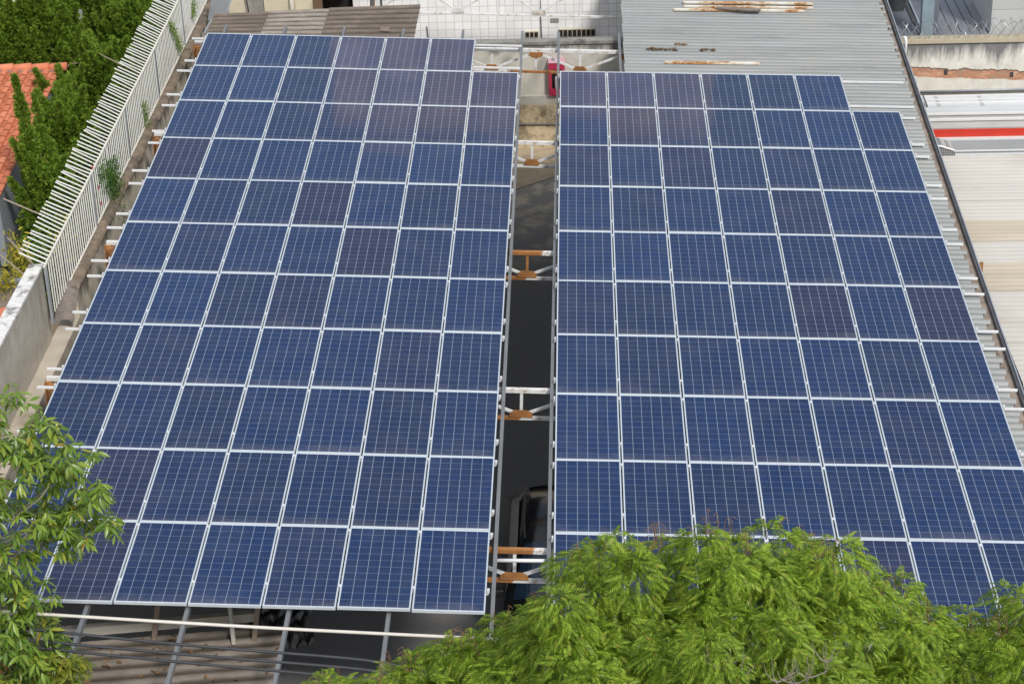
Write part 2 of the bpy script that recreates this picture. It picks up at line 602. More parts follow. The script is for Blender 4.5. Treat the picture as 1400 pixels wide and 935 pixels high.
def ground_material():
    k = Nodes('yard_asphalt')
    s = k.sep()
    n1 = k.noise(1.6, (1, 1, 1), 7, 0.65)
    asp = k.ramp(k.noise(30, detail=5), [(0.3, (0.15, 0.151, 0.155)), (0.7, (0.21, 0.21, 0.212))])
    dusty = k.ramp(n1, [(0.50, 0.0), (0.62, 0.75)])
    far = k.ramp(k.math('ADD', k.math('MULTIPLY', s[1], 0.16), 1.0), [(0.0, 0.0), (0.75, 1.0)])
    far = k.mix(k.math('GREATER_THAN', s[1], 4.0), far, (0, 0, 0))
    asp = k.mix(k.math('MULTIPLY', far, 0.55), asp, (0.33, 0.32, 0.30))
    col = k.mix(k.math('MULTIPLY', dusty, far), asp, (0.58, 0.50, 0.39))
    diag = k.math('ADD', s[1], k.math('MULTIPLY', s[0], -0.75))
    conc = k.math('MULTIPLY', k.math('GREATER_THAN', diag, -6.15), k.math('LESS_THAN', s[1], 4.0))
    ccol = k.ramp(k.noise(3, detail=6, rough=0.7, seed=2), [(0.3, (0.34, 0.27, 0.19)), (0.6, (0.48, 0.40, 0.29))])
    col = k.mix(conc, col, ccol)
    seam = k.math('LESS_THAN', k.math('ABSOLUTE', k.math('ADD', diag, 6.15)), 0.02)
    col = k.mix(seam, col, (0.03, 0.028, 0.025))
    spots = k.ramp(k.noise(6, detail=3, seed=12), [(0.74, 0.0), (0.78, 0.35)])
    col = k.mix(spots, col, (0.20, 0.18, 0.15))
    return k.fin(col, 0.9, 0, 0.25)


def terracotta():
    k = Nodes('terracotta_tile')
    g = k.n('ShaderNodeNewGeometry')
    col = k.ramp(g.outputs['Random Per Island'], [(0, (0.46, 0.145, 0.075)), (0.5, (0.55, 0.18, 0.095)), (1, (0.63, 0.235, 0.135))])
    f = k.noise(8, detail=5)
    col = k.mix(k.ramp(f, [(0.5, 0.0), (0.8, 0.3)]), col, (0.36, 0.16, 0.10))
    return k.fin(col, 0.85, 0, 0.25)


M = {}
M['cells'] = cell_material()
M['alu'] = plain('anodised_frame', (0.54, 0.59, 0.63), 0.40, 0.15, 0.08)
M['rail'] = plain('mill_aluminium', (0.70, 0.71, 0.72), 0.45, 0.0, 0.12, 3)
M['clamp'] = plain('clamp_aluminium', (0.72, 0.73, 0.74), 0.35, 0.3, 0.05)
M['rafter'] = plain('galvanised_rafter', (0.205, 0.215, 0.225), 0.55, 0.3, 0.18, 3, (1, 0.3, 1))
M['chord_white'] = primed_white('white_chord', 9, 9.1)
M['chord_left'] = primed_white('chord_primed_left', -0.9, 0.02)
M['chord_most'] = primed_white('chord_primed_most', -0.5, 0.27)
M['chord_primed'] = primed_white('chord_primed_middle', -0.62, 0.62)
M['truss_white'] = plain('white_truss_paint', (0.68, 0.69, 0.69), 0.55, 0, 0.12, 8, dirt=(0.40, 0.29, 0.19), dirt_at=0.60)
M['orange'] = plain('orange_primer', (0.33, 0.145, 0.045), 0.7, 0, 0.3, 7, dirt=(0.15, 0.075, 0.035), dirt_at=0.58)
M['zinc'] = zinc_material()
M['gutter'] = plain('dark_gutter', (0.075, 0.078, 0.085), 0.6, 0.1, 0.3, 3)
M['gutter_rim'] = plain('grey_flashing', (0.33, 0.36, 0.40), 0.5, 0.2, 0.15, 3)
M['gutter_in'] = plain('rusty_gutter_bed', (0.27, 0.22, 0.18), 0.85, 0, 0.4, 4)
M['ground'] = ground_material()
M['rear_wall'] = stained_wall('stained_rear_wall', (0.56, 0.54, 0.48), (0.11, 0.11, 0.105), 2.6, 0.40, 0.85, low=(0.56, 0.46, 0.31), low_at=1.12, sc_=2.5, bias=0.30)
M['coping_rear'] = plain('weathered_concrete_coping', (0.23, 0.225, 0.205), 0.95, 0, 0.3, 4, bump=0.3, dirt=(0.06, 0.06, 0.055))
M['tile'] = tile_material('white_wall_tiles', (0.86, 0.865, 0.87), (0.33, 0.34, 0.34), 0.22, 0.205, 0.006)
M['speckled'] = tile_material('speckled_cladding', (0.50, 0.51, 0.51), (0.25, 0.26, 0.27), 1.1, 0.62, 0.008)
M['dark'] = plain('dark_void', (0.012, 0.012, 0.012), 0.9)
M['red'] = plain('red_cabinet_paint', (0.42, 0.03, 0.075), 0.45, 0, 0.1)
M['pink'] = plain('faded_pink_top', (0.55, 0.30, 0.36), 0.5, 0, 0.1)
M['glass_dark'] = plain('dark_glass', (0.02, 0.022, 0.025), 0.12)
M['grey_tool'] = plain('extinguisher_grey', (0.45, 0.46, 0.47), 0.4)
M['fibre'] = fibre_material('brown_fibre_cement', (0.200, 0.168, 0.142))
M['fibre_pale'] = fibre_material('grey_fibre_cement', (0.275, 0.245, 0.215))
M['fibre_front'] = fibre_material('weathered_fibre_cement', (0.235, 0.205, 0.178), (0.085, 0.07, 0.055))
M['cream'] = plain('cream_plaster', (0.60, 0.545, 0.42), 0.9, 0, 0.1, 2, dirt=(0.33, 0.27, 0.19), dirt_at=0.6)
M['cream_light'] = plain('pale_cream_pipe', (0.66, 0.63, 0.54), 0.7, 0, 0.06)
M['grey_sheet'] = plain('grey_metal_sheet', (0.17, 0.18, 0.195), 0.5, 0.2, 0.15, 2)
M['grey_plaster'] = plain('grey_plaster', (0.27, 0.26, 0.24), 0.9, 0, 0.25, 3)
M['brown_wood'] = plain('brown_timber', (0.14, 0.085, 0.05), 0.8, 0, 0.3, 3)
M['post'] = plain('grey_steel_post', (0.14, 0.142, 0.15), 0.5, 0.3, 0.15)
M['rusty_white'] = rusty_white('rusty_white_batten')
M['debris'] = plain('dry_leaf_litter', (0.17, 0.095, 0.045), 0.95, 0, 0.5, 30)
M['slate'] = plain('grey_broken_sheet', (0.19, 0.165, 0.145), 0.95, 0, 0.25, 8, bump=0.4)
M['razor_wall'] = stained_wall('stained_razor_wall', (0.74, 0.71, 0.64), (0.13, 0.13, 0.14), 2.15, 0.80, 0.9, brick=(1.25, 1.47, (0.52, 0.27, 0.17)), sc_=2.6, bias=0.42)
M['coping_razor'] = plain('tan_coping', (0.44, 0.385, 0.28), 0.9, 0, 0.12, 3)
M['wire'] = plain('galvanised_wire', (0.34, 0.35, 0.37), 0.4, 0.5, 0.1)
M['terrace'] = plain('blue_grey_floor', (0.125, 0.14, 0.17), 0.6, 0, 0.12, 2)
M['deck'] = plain('grey_metal_decking', (0.20, 0.215, 0.24), 0.5, 0.15, 0.14, 2, (1, 0.3, 1))
M['seam'] = plain('dark_seam', (0.05, 0.052, 0.056), 0.7)
M['column'] = plain('glassy_blue_column', (0.24, 0.31, 0.35), 0.25, 0, 0.1)
M['pot'] = plain('grey_planter', (0.30, 0.32, 0.32), 0.6, 0, 0.1)
M['soil'] = plain('dry_soil', (0.09, 0.055, 0.035), 0.95, 0, 0.3, 20)
M['silver'] = plain('silver_roofing', (0.60, 0.62, 0.64), 0.38, 0.25, 0.07, 2, (0.3, 1, 1))
M['silver_dull'] = plain('dull_grey_canvas', (0.40, 0.395, 0.38), 0.6, 0, 0.12, 3, (0.4, 1, 1))
M['silver_low'] = plain('grey_metal_canopy', (0.30, 0.315, 0.33), 0.45, 0.15, 0.08, 1.5, (0.3, 1, 1))
M['red_band'] = plain('red_fascia', (0.60, 0.045, 0.025), 0.45, 0, 0.08, 2)
M['white_trim'] = plain('white_metal_trim', (0.76, 0.77, 0.78), 0.4, 0.1, 0.05)
M['pale_sheet'] = plain('pale_fibre_sheet', (0.56, 0.535, 0.49), 0.85, 0, 0.06, 1.1, (0.5, 0.9, 1), dirt=(0.46, 0.42, 0.36), dirt_at=0.58)
M['tan_sheet'] = plain('tan_fibre_sheet', (0.50, 0.44, 0.345), 0.85, 0, 0.12, 1.6, (0.25, 2.0, 1))
M['mesh'] = tile_material('perforated_grille', (0.12, 0.12, 0.12), (0.50, 0.50, 0.49), 0.05, 0.05, 0.011)
M['letter'] = plain('dark_lettering', (0.05, 0.05, 0.055), 0.7)
M['fence'] = plain('white_fence_paint', (0.74, 0.74, 0.71), 0.5, 0, 0.08)
M['fence_rail'] = plain('cream_fence_rail', (0.66, 0.63, 0.55), 0.5, 0, 0.1)
M['side_wall'] = stained_wall('stained_side_wall', (0.60, 0.555, 0.46), (0.075, 0.07, 0.06), 2.56, 0.6, 0.85, sc_=2.6, bias=0.50)
M['coping_side'] = plain('brown_lichen_coping', (0.20, 0.155, 0.115), 0.95, 0, 0.35, 6, bump=0.4, dirt=(0.09, 0.075, 0.06), dirt_at=0.55)
M['plaster'] = stained_wall('beige_plaster', (0.46, 0.425, 0.365), (0.17, 0.155, 0.13), 3.5, 1.5, 0.6, sc_=1.6, bias=0.62)
M['plaster_low'] = plain('tan_plaster', (0.47, 0.42, 0.345), 0.9, 0, 0.12, 2, (1, 1, 0.4), dirt=(0.30, 0.24, 0.18), dirt_at=0.62)
M['flaky'] = plain('flaking_white_coping', (0.66, 0.655, 0.64), 0.85, 0, 0.14, 12, dirt=(0.20, 0.19, 0.18), dirt_at=0.56)
M['house_wall'] = plain('grey_gable_wall', (0.215, 0.235, 0.265), 0.85, 0, 0.1, 1.5)
M['house_low'] = plain('blue_grey_wall', (0.36, 0.385, 0.41), 0.85, 0, 0.08, 1.5)
M['terracotta'] = terracotta()
M['mortar'] = plain('mortar_line', (0.30, 0.20, 0.16), 0.9, 0, 0.3, 8)
M['soil_bed'] = plain('garden_soil', (0.085, 0.07, 0.05), 0.95, 0, 0.35, 6)
M['bark'] = plain('grey_bark', (0.125, 0.10, 0.08), 0.95, 0, 0.35, 14, (1, 1, 0.3), bump=0.5)
M['twig'] = plain('pale_twig', (0.27, 0.235, 0.195), 0.9, 0, 0.25, 12)
M['stalk'] = plain('brown_stalk', (0.20, 0.115, 0.06), 0.9, 0, 0.3, 20)
M['rod'] = plain('tan_rod', (0.36, 0.29, 0.22), 0.7, 0, 0.2)
M['cable_white'] = plain('white_cable_sheath', (0.62, 0.59, 0.545), 0.6, 0, 0.08)
M['cable_dark'] = plain('black_cable_sheath', (0.035, 0.038, 0.045), 0.55, 0, 0.2)
M['car'] = plain('black_car_paint', (0.028, 0.029, 0.031), 0.15, 0.2, 0.1)
M['car_glass'] = plain('car_glass', (0.035, 0.065, 0.11), 0.04)
M['car_trim'] = plain('grey_car_trim', (0.09, 0.09, 0.09), 0.4)
M['tyre'] = plain('tyre_rubber', (0.02, 0.02, 0.02), 0.9)
M['plastic'] = plain('black_plastic_sheet', (0.018, 0.018, 0.02), 0.22)
M['beam_cream'] = plain('cream_painted_beam', (0.36, 0.34, 0.30), 0.6, 0, 0.12, 2, dirt=(0.32, 0.25, 0.18), dirt_at=0.64)
M['brown_steel'] = plain('brown_dusty_steel', (0.20, 0.155, 0.12), 0.7, 0, 0.25, 4)
M['tower'] = tile_material('mauve_tower_facade', (0.60, 0.52, 0.52), (0.42, 0.37, 0.38), 3.0, 3.1, 0.5, var=0.10)
M['pale_facade'] = plain('white_far_facade', (0.62, 0.63, 0.65), 0.7, 0, 0.08)
M['flower'] = plain('red_petal', (0.45, 0.03, 0.04), 0.6, 0, 0.2)
M['fern'] = foliage('feathery_leaf', [(0, (0.090, 0.165, 0.014)), (0.35, (0.175, 0.280, 0.022)), (0.7, (0.250, 0.370, 0.032)), (0.93, (0.325, 0.440, 0.048)), (1, (0.30, 0.24, 0.05))], 0.36, bright=0.28)
M['mango'] = foliage('glossy_broad_leaf', [(0, (0.085, 0.165, 0.018)), (0.45, (0.150, 0.255, 0.030)), (0.85, (0.245, 0.345, 0.045)), (0.975, (0.36, 0.38, 0.05)), (1, (0.34, 0.18, 0.03))], 0.28, 0.35, 0.5)
M['young'] = foliage('yellow_green_leaf', [(0, (0.12, 0.17, 0.02)), (0.6, (0.22, 0.26, 0.03)), (1, (0.34, 0.32, 0.04))], 0.3, 0.4, 0.4)
M['juniper'] = foliage('juniper_needle', [(0, (0.095, 0.165, 0.022)), (0.5, (0.160, 0.265, 0.032)), (0.88, (0.245, 0.375, 0.048)), (0.97, (0.32, 0.43, 0.06)), (1, (0.30, 0.20, 0.07))], 0.48, 0.7, 0.15, 0.35)
M['croton'] = foliage('croton_leaf', [(0, (0.10, 0.13, 0.015)), (0.5, (0.34, 0.30, 0.03)), (1, (0.50, 0.42, 0.05))], 0.2)
M['vine'] = foliage('vine_leaf', [(0, (0.030, 0.085, 0.012)), (0.6, (0.070, 0.160, 0.020)), (1, (0.13, 0.22, 0.035))], 0.25)

ORD = ['zeroth', 'first', 'second', 'third', 'fourth', 'fifth', 'sixth', 'seventh', 'eighth', 'ninth', 'tenth', 'eleventh', 'twelfth']


# ------------------------------------------------------------------ setting: ground, soil
def gz(y):
    return 0.03 * (max(min(y, 1.0), -24.0) - 1.0)


g = MB()
ys = [-140, -60, -24, -18, -12, -6, 0, 1, 3, 20, 60, 140, 300]
xs = [-200, -60, -12, 0, 16, 40, 100, 250]
g.add([(x, y, gz(y)) for y in ys for x in xs],
      [(j * len(xs) + i, j * len(xs) + i + 1, (j + 1) * len(xs) + i + 1, (j + 1) * len(xs) + i) for j in range(len(ys) - 1) for i in range(len(xs) - 1)])
me = bpy.data.meshes.new('ground')
me.from_pydata(g.v, [], g.f)
me.materials.append(M['ground'])
go = bpy.data.objects.new('ground', me)
COL.objects.link(go)
tag(go, 'dark asphalt yard with a tan concrete patch by the rear wall', 'ground', kind='structure')
so = MB().add([(-9, -13.5, gz(-13.5) + .05), (-1.15, -13.5, gz(-13.5) + .05), (-1.15, 9, .05), (-9, 9, .05)], [(0, 1, 2, 3)]).build('garden_soil', M['soil_bed'])
tag(so, 'dark soil of the garden bed behind the fence', 'soil', kind='structure')

# ------------------------------------------------------------------ solar panels
PU, PV, PW, PH, PT = 1.014, 1.967, 0.992, 1.964, 0.040
ML = RF
MR = RF @ Matrix.Translation((7.9853, -1.9928, 0.0658)) @ Matrix.Rotation(0.0006, 4, 'Z') @ Matrix.Rotation(-0.0076, 4, 'Y') @ Matrix.Rotation(0.0034, 4, 'X')

fr = MB()
lip = 0.009
for (x0, y0, x1, y1) in ((0, -PH, lip, 0), (PW - lip, -PH, PW, 0), (lip, -0.016, PW - lip, 0), (lip, -PH, PW - lip, -PH + 0.016)):
    fr.box(x0, y0, -PT, x1, y1, 0)
panel0 = thing('solar_panel', 'x', 'solar panel', Matrix.Identity(4), 'solar panels of the two arrays')
frame0 = fr.build('frame', M['alu'], panel0, local=True)
cs = MB().box(lip, -PH + 0.016, -0.010, PW - lip, -0.016, -0.004).build('cell_sheet', M['cells'], panel0, local=True)
first = True
for side, mat4, nrow, miss in (('left', ML, 11, (6, 0)), ('right', MR, 10, (6, 0))):
    for r in range(nrow):
        for c in range(7):
            if (c, r) == miss:
                continue
            jit = Matrix.Translation((random.uniform(-.002, .002), random.uniform(-.002, .002), random.uniform(-.002, .002)))
            til = Matrix.Rotation(random.gauss(0, 0.0022), 4, 'X') @ Matrix.Rotation(random.gauss(0, 0.0022), 4, 'Y')
            m4 = mat4 @ Matrix.Translation((c * PU + 0.011, -r * PV - 0.0015, 0)) @ jit @ til
            if first:
                p = panel0
                first = False
            else:
                p = panel0.copy()
                COL.objects.link(p)
                for ch in (frame0, cs):
                    d = ch.copy()
                    COL.objects.link(d)
                    d.parent = p
            p.matrix_basis = m4
            p['label'] = f'blue solar panel, {side} array, {ORD[r + 1]} row from the back, {ORD[c + 1]} column from left'

# ------------------------------------------------------------------ mounting rails with clamps
UPV = RF3 @ Vector((0, 0, 1))
for side, mat4, nrow in (('left', ML, 11), ('right', MR, 10)):
    for r in range(nrow):
        for h in (0, 1):
            v = r + (0.11 if h == 0 else 0.80) - 0.006 * r
            y = -v * PV
            if side == 'left':
                x0, x1 = -0.30 + random.uniform(-.05, .05), 7 * PU + 0.02
            else:
                x0, x1 = -0.03, 7 * PU + 0.31 + 0.012 * r + random.uniform(-.04, .04)
            where = 'back' if h == 0 else 'front'
            if side == 'left':
                lab = f'white rail end left of the left array, {where} rail under its {ORD[r + 1]} row'
            else:
                lab = f'white rail end right of the right array, {where} rail under its {ORD[r + 1]} row'
            t = thing('mounting_rail', lab, 'rail', mat4 @ Matrix.Translation((x0, y, -0.08)), 'rails under the solar panels')
            MB(mat4).box(x0, y - 0.017, -0.078, x1, y + 0.017, -PT - 0.002).build('rail_bar', M['rail'], t)
            for c in range(8):
                if c == 7 and r == 0:
                    continue
                xc = c * PU
                w = 0.010 if c in (0, 7) else 0.017
                if c == 0:
                    xc += -0.004
                    k = MB(mat4).box(xc - 0.02, y - 0.03, -PT - 0.001, xc + 0.006, y + 0.03, 0.004)
                elif c == 7:
                    k = MB(mat4).box(xc - 0.004, y - 0.03, -PT - 0.001, xc + 0.035, y + 0.03, 0.004)
                else:
                    k = MB(mat4).box(xc - w, y - 0.03, 0.003, xc + w, y + 0.03, 0.009)
                    k.box(xc - 0.008, y - 0.008, -PT, xc + 0.008, y + 0.008, 0.016)
                k.build('clamp', M['clamp'], t)

# ------------------------------------------------------------------ rafters
RZ0, RZ1 = -0.185, -0.084
rx = [(0.33, -0.05), (1.69, -0.02), (3.04, 0), (4.40, 0.02), (5.76, 0.02), (7.12, 0.07), (7.955, -0.02), (9.33, -0.03)]
desc = ['grey steel rafter under the left array, first from its left edge', 'grey steel rafter under the left array, second from its left edge',
        'grey steel rafter under the left array, third from its left edge', 'grey steel rafter under the left array, fourth from its left edge',
        'grey steel rafter under the left array, nearest to the gap but one', 'grey steel rafter along the left side of the gap between the arrays',
        'grey steel rafter along the right side of the gap between the arrays', 'grey steel rafter at the left edge of the corrugated metal roof']
for (x, dx), lab in zip(rx, desc):
    y0, y1 = 0.80, -23.6
    b = MB(RF)
    b.beam((x, y0, (RZ0 + RZ1) / 2), (x + dx, y1, (RZ0 + RZ1) / 2), 0.055, RZ1 - RZ0)
    tag(b.build('steel_rafter', M['rafter']), lab, 'rafter', 'rafters under the arrays')

# ------------------------------------------------------------------ trusses
ty = [on_roof(735, py, -0.225).y for py in (69, 195.5, 346, 534, 753)]
TCZ, BCZ = -0.226, -0.745
tlab = ['white steel truss before the rear wall, orange gusset on its top chord', 'white steel truss across the tan end of the gap, second from back',
        'white steel truss crossing the middle of the gap, third from the back', 'flaking white truss crossing the gap, second from the front',
        'rusty white truss crossing the gap above the black car']


def truss(y, label, phase, top_m, bot_m, xa=-0.29, xb=15.3, mid=7.45, dz=0.0, deep=0.0, gusset=True):
    t = thing('steel_truss', label, 'truss', RF @ Matrix.Translation((mid, y, BCZ + dz)), 'trusses carrying the roof')
    T, B = TCZ + dz + deep, BCZ + dz
    MB(RF).beam((xa, y, T), (xb, y, T), 0.075, 0.066, (0, 0, 1)).build('top_chord', M[top_m], t)
    MB(RF).beam((xa, y, B), (xb, y, B), 0.07, 0.045, (0, 0, 1)).build('bottom_chord', M[bot_m], t)
    n0 = int((xa - mid) // 1.0)
    for k in range(n0, 9):
        x = mid + k * 1.0
        if x < xa + 0.1 or x > xb - 0.1:
            continue
        low = (k + phase) % 2 == 0
        near = abs(k) <= 1
        MB(RF).beam((x, y, T - 0.04), (x, y, B + 0.028), 0.05, 0.04, (0, 1, 0)).build('strut', M['orange'] if (near and phase == 0 and k == 0 and 'middle' in label) else M['truss_white'], t)
        # gusset plate, thin in y
        gz_ = B + 0.11 if low else T - 0.10
        gw = random.uniform(.15, .21)
        s_ = 1 if low else -1
        MB(RF).prism([(x - gw, y - .046, gz_ - s_ * .07), (x + gw, y - .046, gz_ - s_ * .07), (x + gw * .95, y - .046, gz_ + s_ * .01), (x + gw * .55, y - .046, gz_ + s_ * .06), (x - gw * .6, y - .046, gz_ + s_ * .065), (x - gw * .97, y - .046, gz_ + s_ * .005)], (0, -.008, 0)).build('gusset_plate', M['orange' if gusset else 'truss_white'], t)
        if k < 8:
            a = (x, y, B + 0.05) if low else (x, y, T - 0.05)
            c_ = (x + 1, y, T - 0.05) if low else (x + 1, y, B + 0.05)
            if x + 1 < xb:
                MB(RF).beam(a, c_, 0.042, 0.042, (0, 1, 0)).build('diagonal', M['truss_white'], t)
    MB(RF).beam((xa + 0.03, y - 0.003, T - 0.04), (xa + 0.03, y - 0.003, B - 0.03), 0.12, 0.16, (0, 1, 0)).build('end_plate', M['orange'], t)
    return t


for i, y in enumerate(ty):
    truss(y, tlab[i], 1 if i == 0 else 0, *(('chord_white', 'chord_primed'), ('chord_white', 'chord_white'), ('chord_most', 'chord_left'), ('chord_white', 'chord_left'), ('chord_most', 'chord_left'))[i])
truss(4.75, 'long white steel truss before the white tiled facade', 0, 'chord_white', 'chord_white', 3.3, 9.35, 7.46, -0.40, 0.25, False)
for y, w in zip(ty, ('farthest', 'fourth nearest', 'middle', 'second nearest', 'nearest')):
    for x, s in ((-0.16, 'left'),):
        a = R(x, y - 0.16, BCZ - 0.03)
        b = MB().box(a.x - .06, a.y - .06, gz(a.y), a.x + .06, a.y + .06, a.z + 0.52)
        tag(b.build('steel_column', M['orange']), f'orange primed steel column at the left edge of the left array, {w} of five', 'column', 'columns under the left edge')
# white pipe beside the front truss
p0, p1 = R(7.15, ty[4] - 0.02 - 0.25, -0.22), R(7.98, ty[4] - 0.27, -0.20)
tag(MB().tube([p0, p1], 0.028, 8).build('conduit_pipe', M['rail'], smooth=True), 'slim white pipe crossing the gap just in front of the rusty truss', 'pipe')

# ------------------------------------------------------------------ corrugated metal roof on the right
CR = -0.098      # crest height in the right array's frame
MRI = MR.inverted()


def edge_x(y):    # right edge in the roof frame
    return 15.60 + 0.0125 * (y + 5.7)


b = MB()
per, amp = 0.19, 0.030
nseg = 8
y_hi, y_lo = 9.0, -22.2
n = int((y_hi - y_lo) / per * nseg)
offs = RF.inverted() @ MR
for j in range(n + 1):
    y = y_hi - j * per / nseg
    k = int(j // nseg)
    z = -0.094 - amp + amp * max(-.8, min(.8, 1.3 * math.cos(2 * math.pi * j / nseg))) / .8
    xe = edge_x(y) - 0.16 + 0.05 * math.sin(k * 12.9898) * math.sin(k * 3.1) + (0.03 if (j % nseg) < 4 else -0.01)
    b.valley = (b.valley or []) + [.5 - .5 * math.cos(2 * math.pi * j / nseg)] * 4
    for x in (9.40 + 0.003 * k % 0.02, 11.5, 13.6, xe):
        zz = (MRI @ RF @ Vector((x, y, 0))).z
        b.v.append(tuple(RF @ Vector((x, y, z - zz + 0.0))))
for j in range(n):
    for i in range(3):
        b.f.append((j * 4 + i, j * 4 + i + 1, j * 4 + 4 + i + 1, j * 4 + 4 + i))
metal = thing('corrugated_roof', 'weathered grey corrugated metal roof under and behind the right array', 'roof', R(12.5, -7, -0.4))
b.build('roof_sheet', M['zinc'], metal, smooth=True)
gt = MB(RF)
gt.add([(edge_x(8.5) - 0.28, 8.5, -0.15), (edge_x(8.5) + 0.02, 8.5, -0.15), (edge_x(-22) + 0.02, -22, -0.15), (edge_x(-22) - 0.28, -22, -0.15)], [(0, 3, 2, 1)])
gt.build('gutter_bed', M['gutter_in'], metal)
gb = MB(RF).beam((edge_x(8.5) + 0.045, 8.5, -0.135), (edge_x(-22) + 0.045, -22, -0.135), 0.05, 0.10)
gb.build('gutter', M['gutter'], metal)
MB(RF).beam((edge_x(8.5) + 0.083, 8.5, -0.125), (edge_x(-22) + 0.083, -22, -0.125), 0.022, 0.13).build('flashing', M['gutter_rim'], metal)

# things lying on the metal roof
def on_metal(px, py, h):
    n = MR.to_3x3() @ Vector((0, 0, 1))
    o = MR @ Vector((0, 0, -0.086 + h))
    d = ray(px, py)
    return RFI @ (CAM_C + d * ((o - CAM_C).dot(n) / d.dot(n)))


bl = [((934, 3.5), (1111, 3.5), 'rusty white batten on the metal roof, farthest of the three parallel ones', 'batten'),
      ((935, 9.0), (1111, 9.0), 'rusty white batten on the metal roof, middle of the three parallel ones', 'batten'),
      ((921, 13.3), (1099, 13.3), 'rusty white batten lying under the grey slab on the metal roof', 'batten'),
      ((909, 85.5), (1038, 85.5), 'rusty white batten lying alone just behind the right array', 'batten')]
for a, c, lab, cat in bl:
    p, q = on_metal(*a, 0.024), on_metal(*c, 0.024)
    q.y = p.y + (q.y - p.y) * 0.3
    tag(MB(RF).beam(p, q, 0.075, 0.04).build('roof_batten', M['rusty_white']), lab, cat, 'battens on the metal roof')
p, q = on_metal(980, 11, 0.065), on_metal(1040, 14, 0.065)
pl_ = MB(RF).beam(p, q, 0.20, 0.035, (0, 0.2, 1))
tag(pl_.build('broken_slab', M['slate'], bevel=0.006), 'grey brown broken slab lying across the battens on the metal roof', 'slab')


def litter(px0, px1, py, n, label):
    a, c = on_metal(px0, py, 0.0), on_metal(px1, py, 0.0)
    N = n
    L = np.array([list(R(random.uniform(a.x, c.x), a.y + random.gauss(0, .03), a.z - .01 + random.random() * .028)) for _ in range(N)])
    d = rng.normal(size=(N, 3)) * np.array([1, .6, .25])
    tv = np.array([(-.5, 0, 0), (0, -.2, .05), (.5, 0, 0), (0, .2, .05)]) * 0.11
    V, F = scatter(tv, np.array([[0, 1, 2, 3]]), frames(d, rng.normal(0, .4, N)), L, rng.uniform(.5, 1.2, N))
    o = np_mesh('leaf_litter', V, F, M['debris'], base=L.mean(0))
    tag(o, label, 'leaf litter', 'litter on the metal roof')


litter(885, 926, 67, 60, 'longest heap of dry brown leaves on the metal roof')
litter(923, 940, 61, 20, 'small heap of dry leaves just behind the longest heap')
litter(957, 977, 68, 22, 'small heap of dry leaves right of the longest heap')
# drain elbow at the roof's edge
e0 = R(edge_x(1.0) + 0.13, 0.75, -0.02)
tag(MB().tube([e0, e0 + Vector((0.04, -0.02, 0.02)), e0 + Vector((0.06, -0.04, -0.05)), e0 + Vector((0.06, -0.06, -0.45))], 0.035, 8).build('drain_pipe', M['white_trim'], smooth=True),
    'short white bent pipe at the right edge of the metal roof', 'pipe')

# ------------------------------------------------------------------ rear wall, fire cabinet
rw = thing('rear_wall', 'stained grey and ochre plaster wall closing the gap at the back', 'wall', (4.5, 1.62, 0))
MB().box(-0.55, 1.5, 0.0, 9.9, 1.72, 2.54).build('wall_body', M['rear_wall'], rw)
MB().prism([(-0.55, 1.47, 2.54), (9.9, 1.47, 2.54), (9.9, 1.75, 2.54), (-0.55, 1.75, 2.54)], (0, 0, 0.07)).build('coping', M['coping_rear'], rw)
MB().box(-0.55, 1.40, 0.0, 9.9, 1.497, 1.30).build('plinth', M['rear_wall'], rw)
cx0, cx1 = at_y(750, 100, 1.3).x, at_y(772, 100, 1.3).x
cz0, cz1 = at_y(755, 131, 1.3).z, at_y(755, 87, 1.3).z
fc = thing('fire_cabinet', 'red fire extinguisher cabinet with faded pink top on the rear wall', 'fire cabinet', ((cx0 + cx1) / 2, 1.4, cz0))
c = MB()
c.box(cx0, 1.30, cz0, cx0 + 0.07, 1.5, cz1).box(cx1 - 0.07, 1.30, cz0, cx1, 1.5, cz1)
c.box(cx0 + 0.07, 1.30, cz0, cx1 - 0.07, 1.5, cz0 + 0.12).box(cx0 + 0.07, 1.30, cz1 - 0.16, cx1 - 0.07, 1.5, cz1)
c.box(cx0 + 0.07, 1.46, cz0 + 0.12, cx1 - 0.07, 1.5, cz1 - 0.16)
c.build('cabinet_body', M['red'], fc)
MB().prism([(cx0 - .01, 1.285, cz1 + .002), (cx1 + .01, 1.285, cz1 + .002), (cx1 + .01, 1.5, cz1 + .05), (cx0 - .01, 1.5, cz1 + .05)], (0, 0, 0.012)).build('cabinet_top', M['pink'], fc)
MB().box(cx0 + .07, 1.45, cz0 + .12, cx1 - .07, 1.458, cz1 - .16).build('cabinet_lining', M['dark'], fc)
ex = thing('fire_extinguisher', 'grey fire extinguisher standing inside the red cabinet', 'extinguisher', (cx0 + .2, 1.385, cz0 + .13))
xc = (cx0 + cx1) / 2
MB().lathe([(0.0, .125), (.05, .125), (.052, .14), (.052, .40), (.03, .45), (.015, .46), (0, .46)], (xc, 1.385, cz0 - .0), 14).build('cylinder', M['grey_tool'], ex, True)
MB().box(xc - .02, 1.36, cz0 + .46, xc + .045, 1.40, cz0 + .50).build('valve_handle', M['dark'], ex)

# pipe along the foot of the rear wall
tag(MB().tube([(6.9, 1.36, .62), (8.4, 1.36, .60)], .02, 6).build('wall_pipe', M['post']), 'thin dark pipe along the foot of the ochre rear wall', 'pipe')

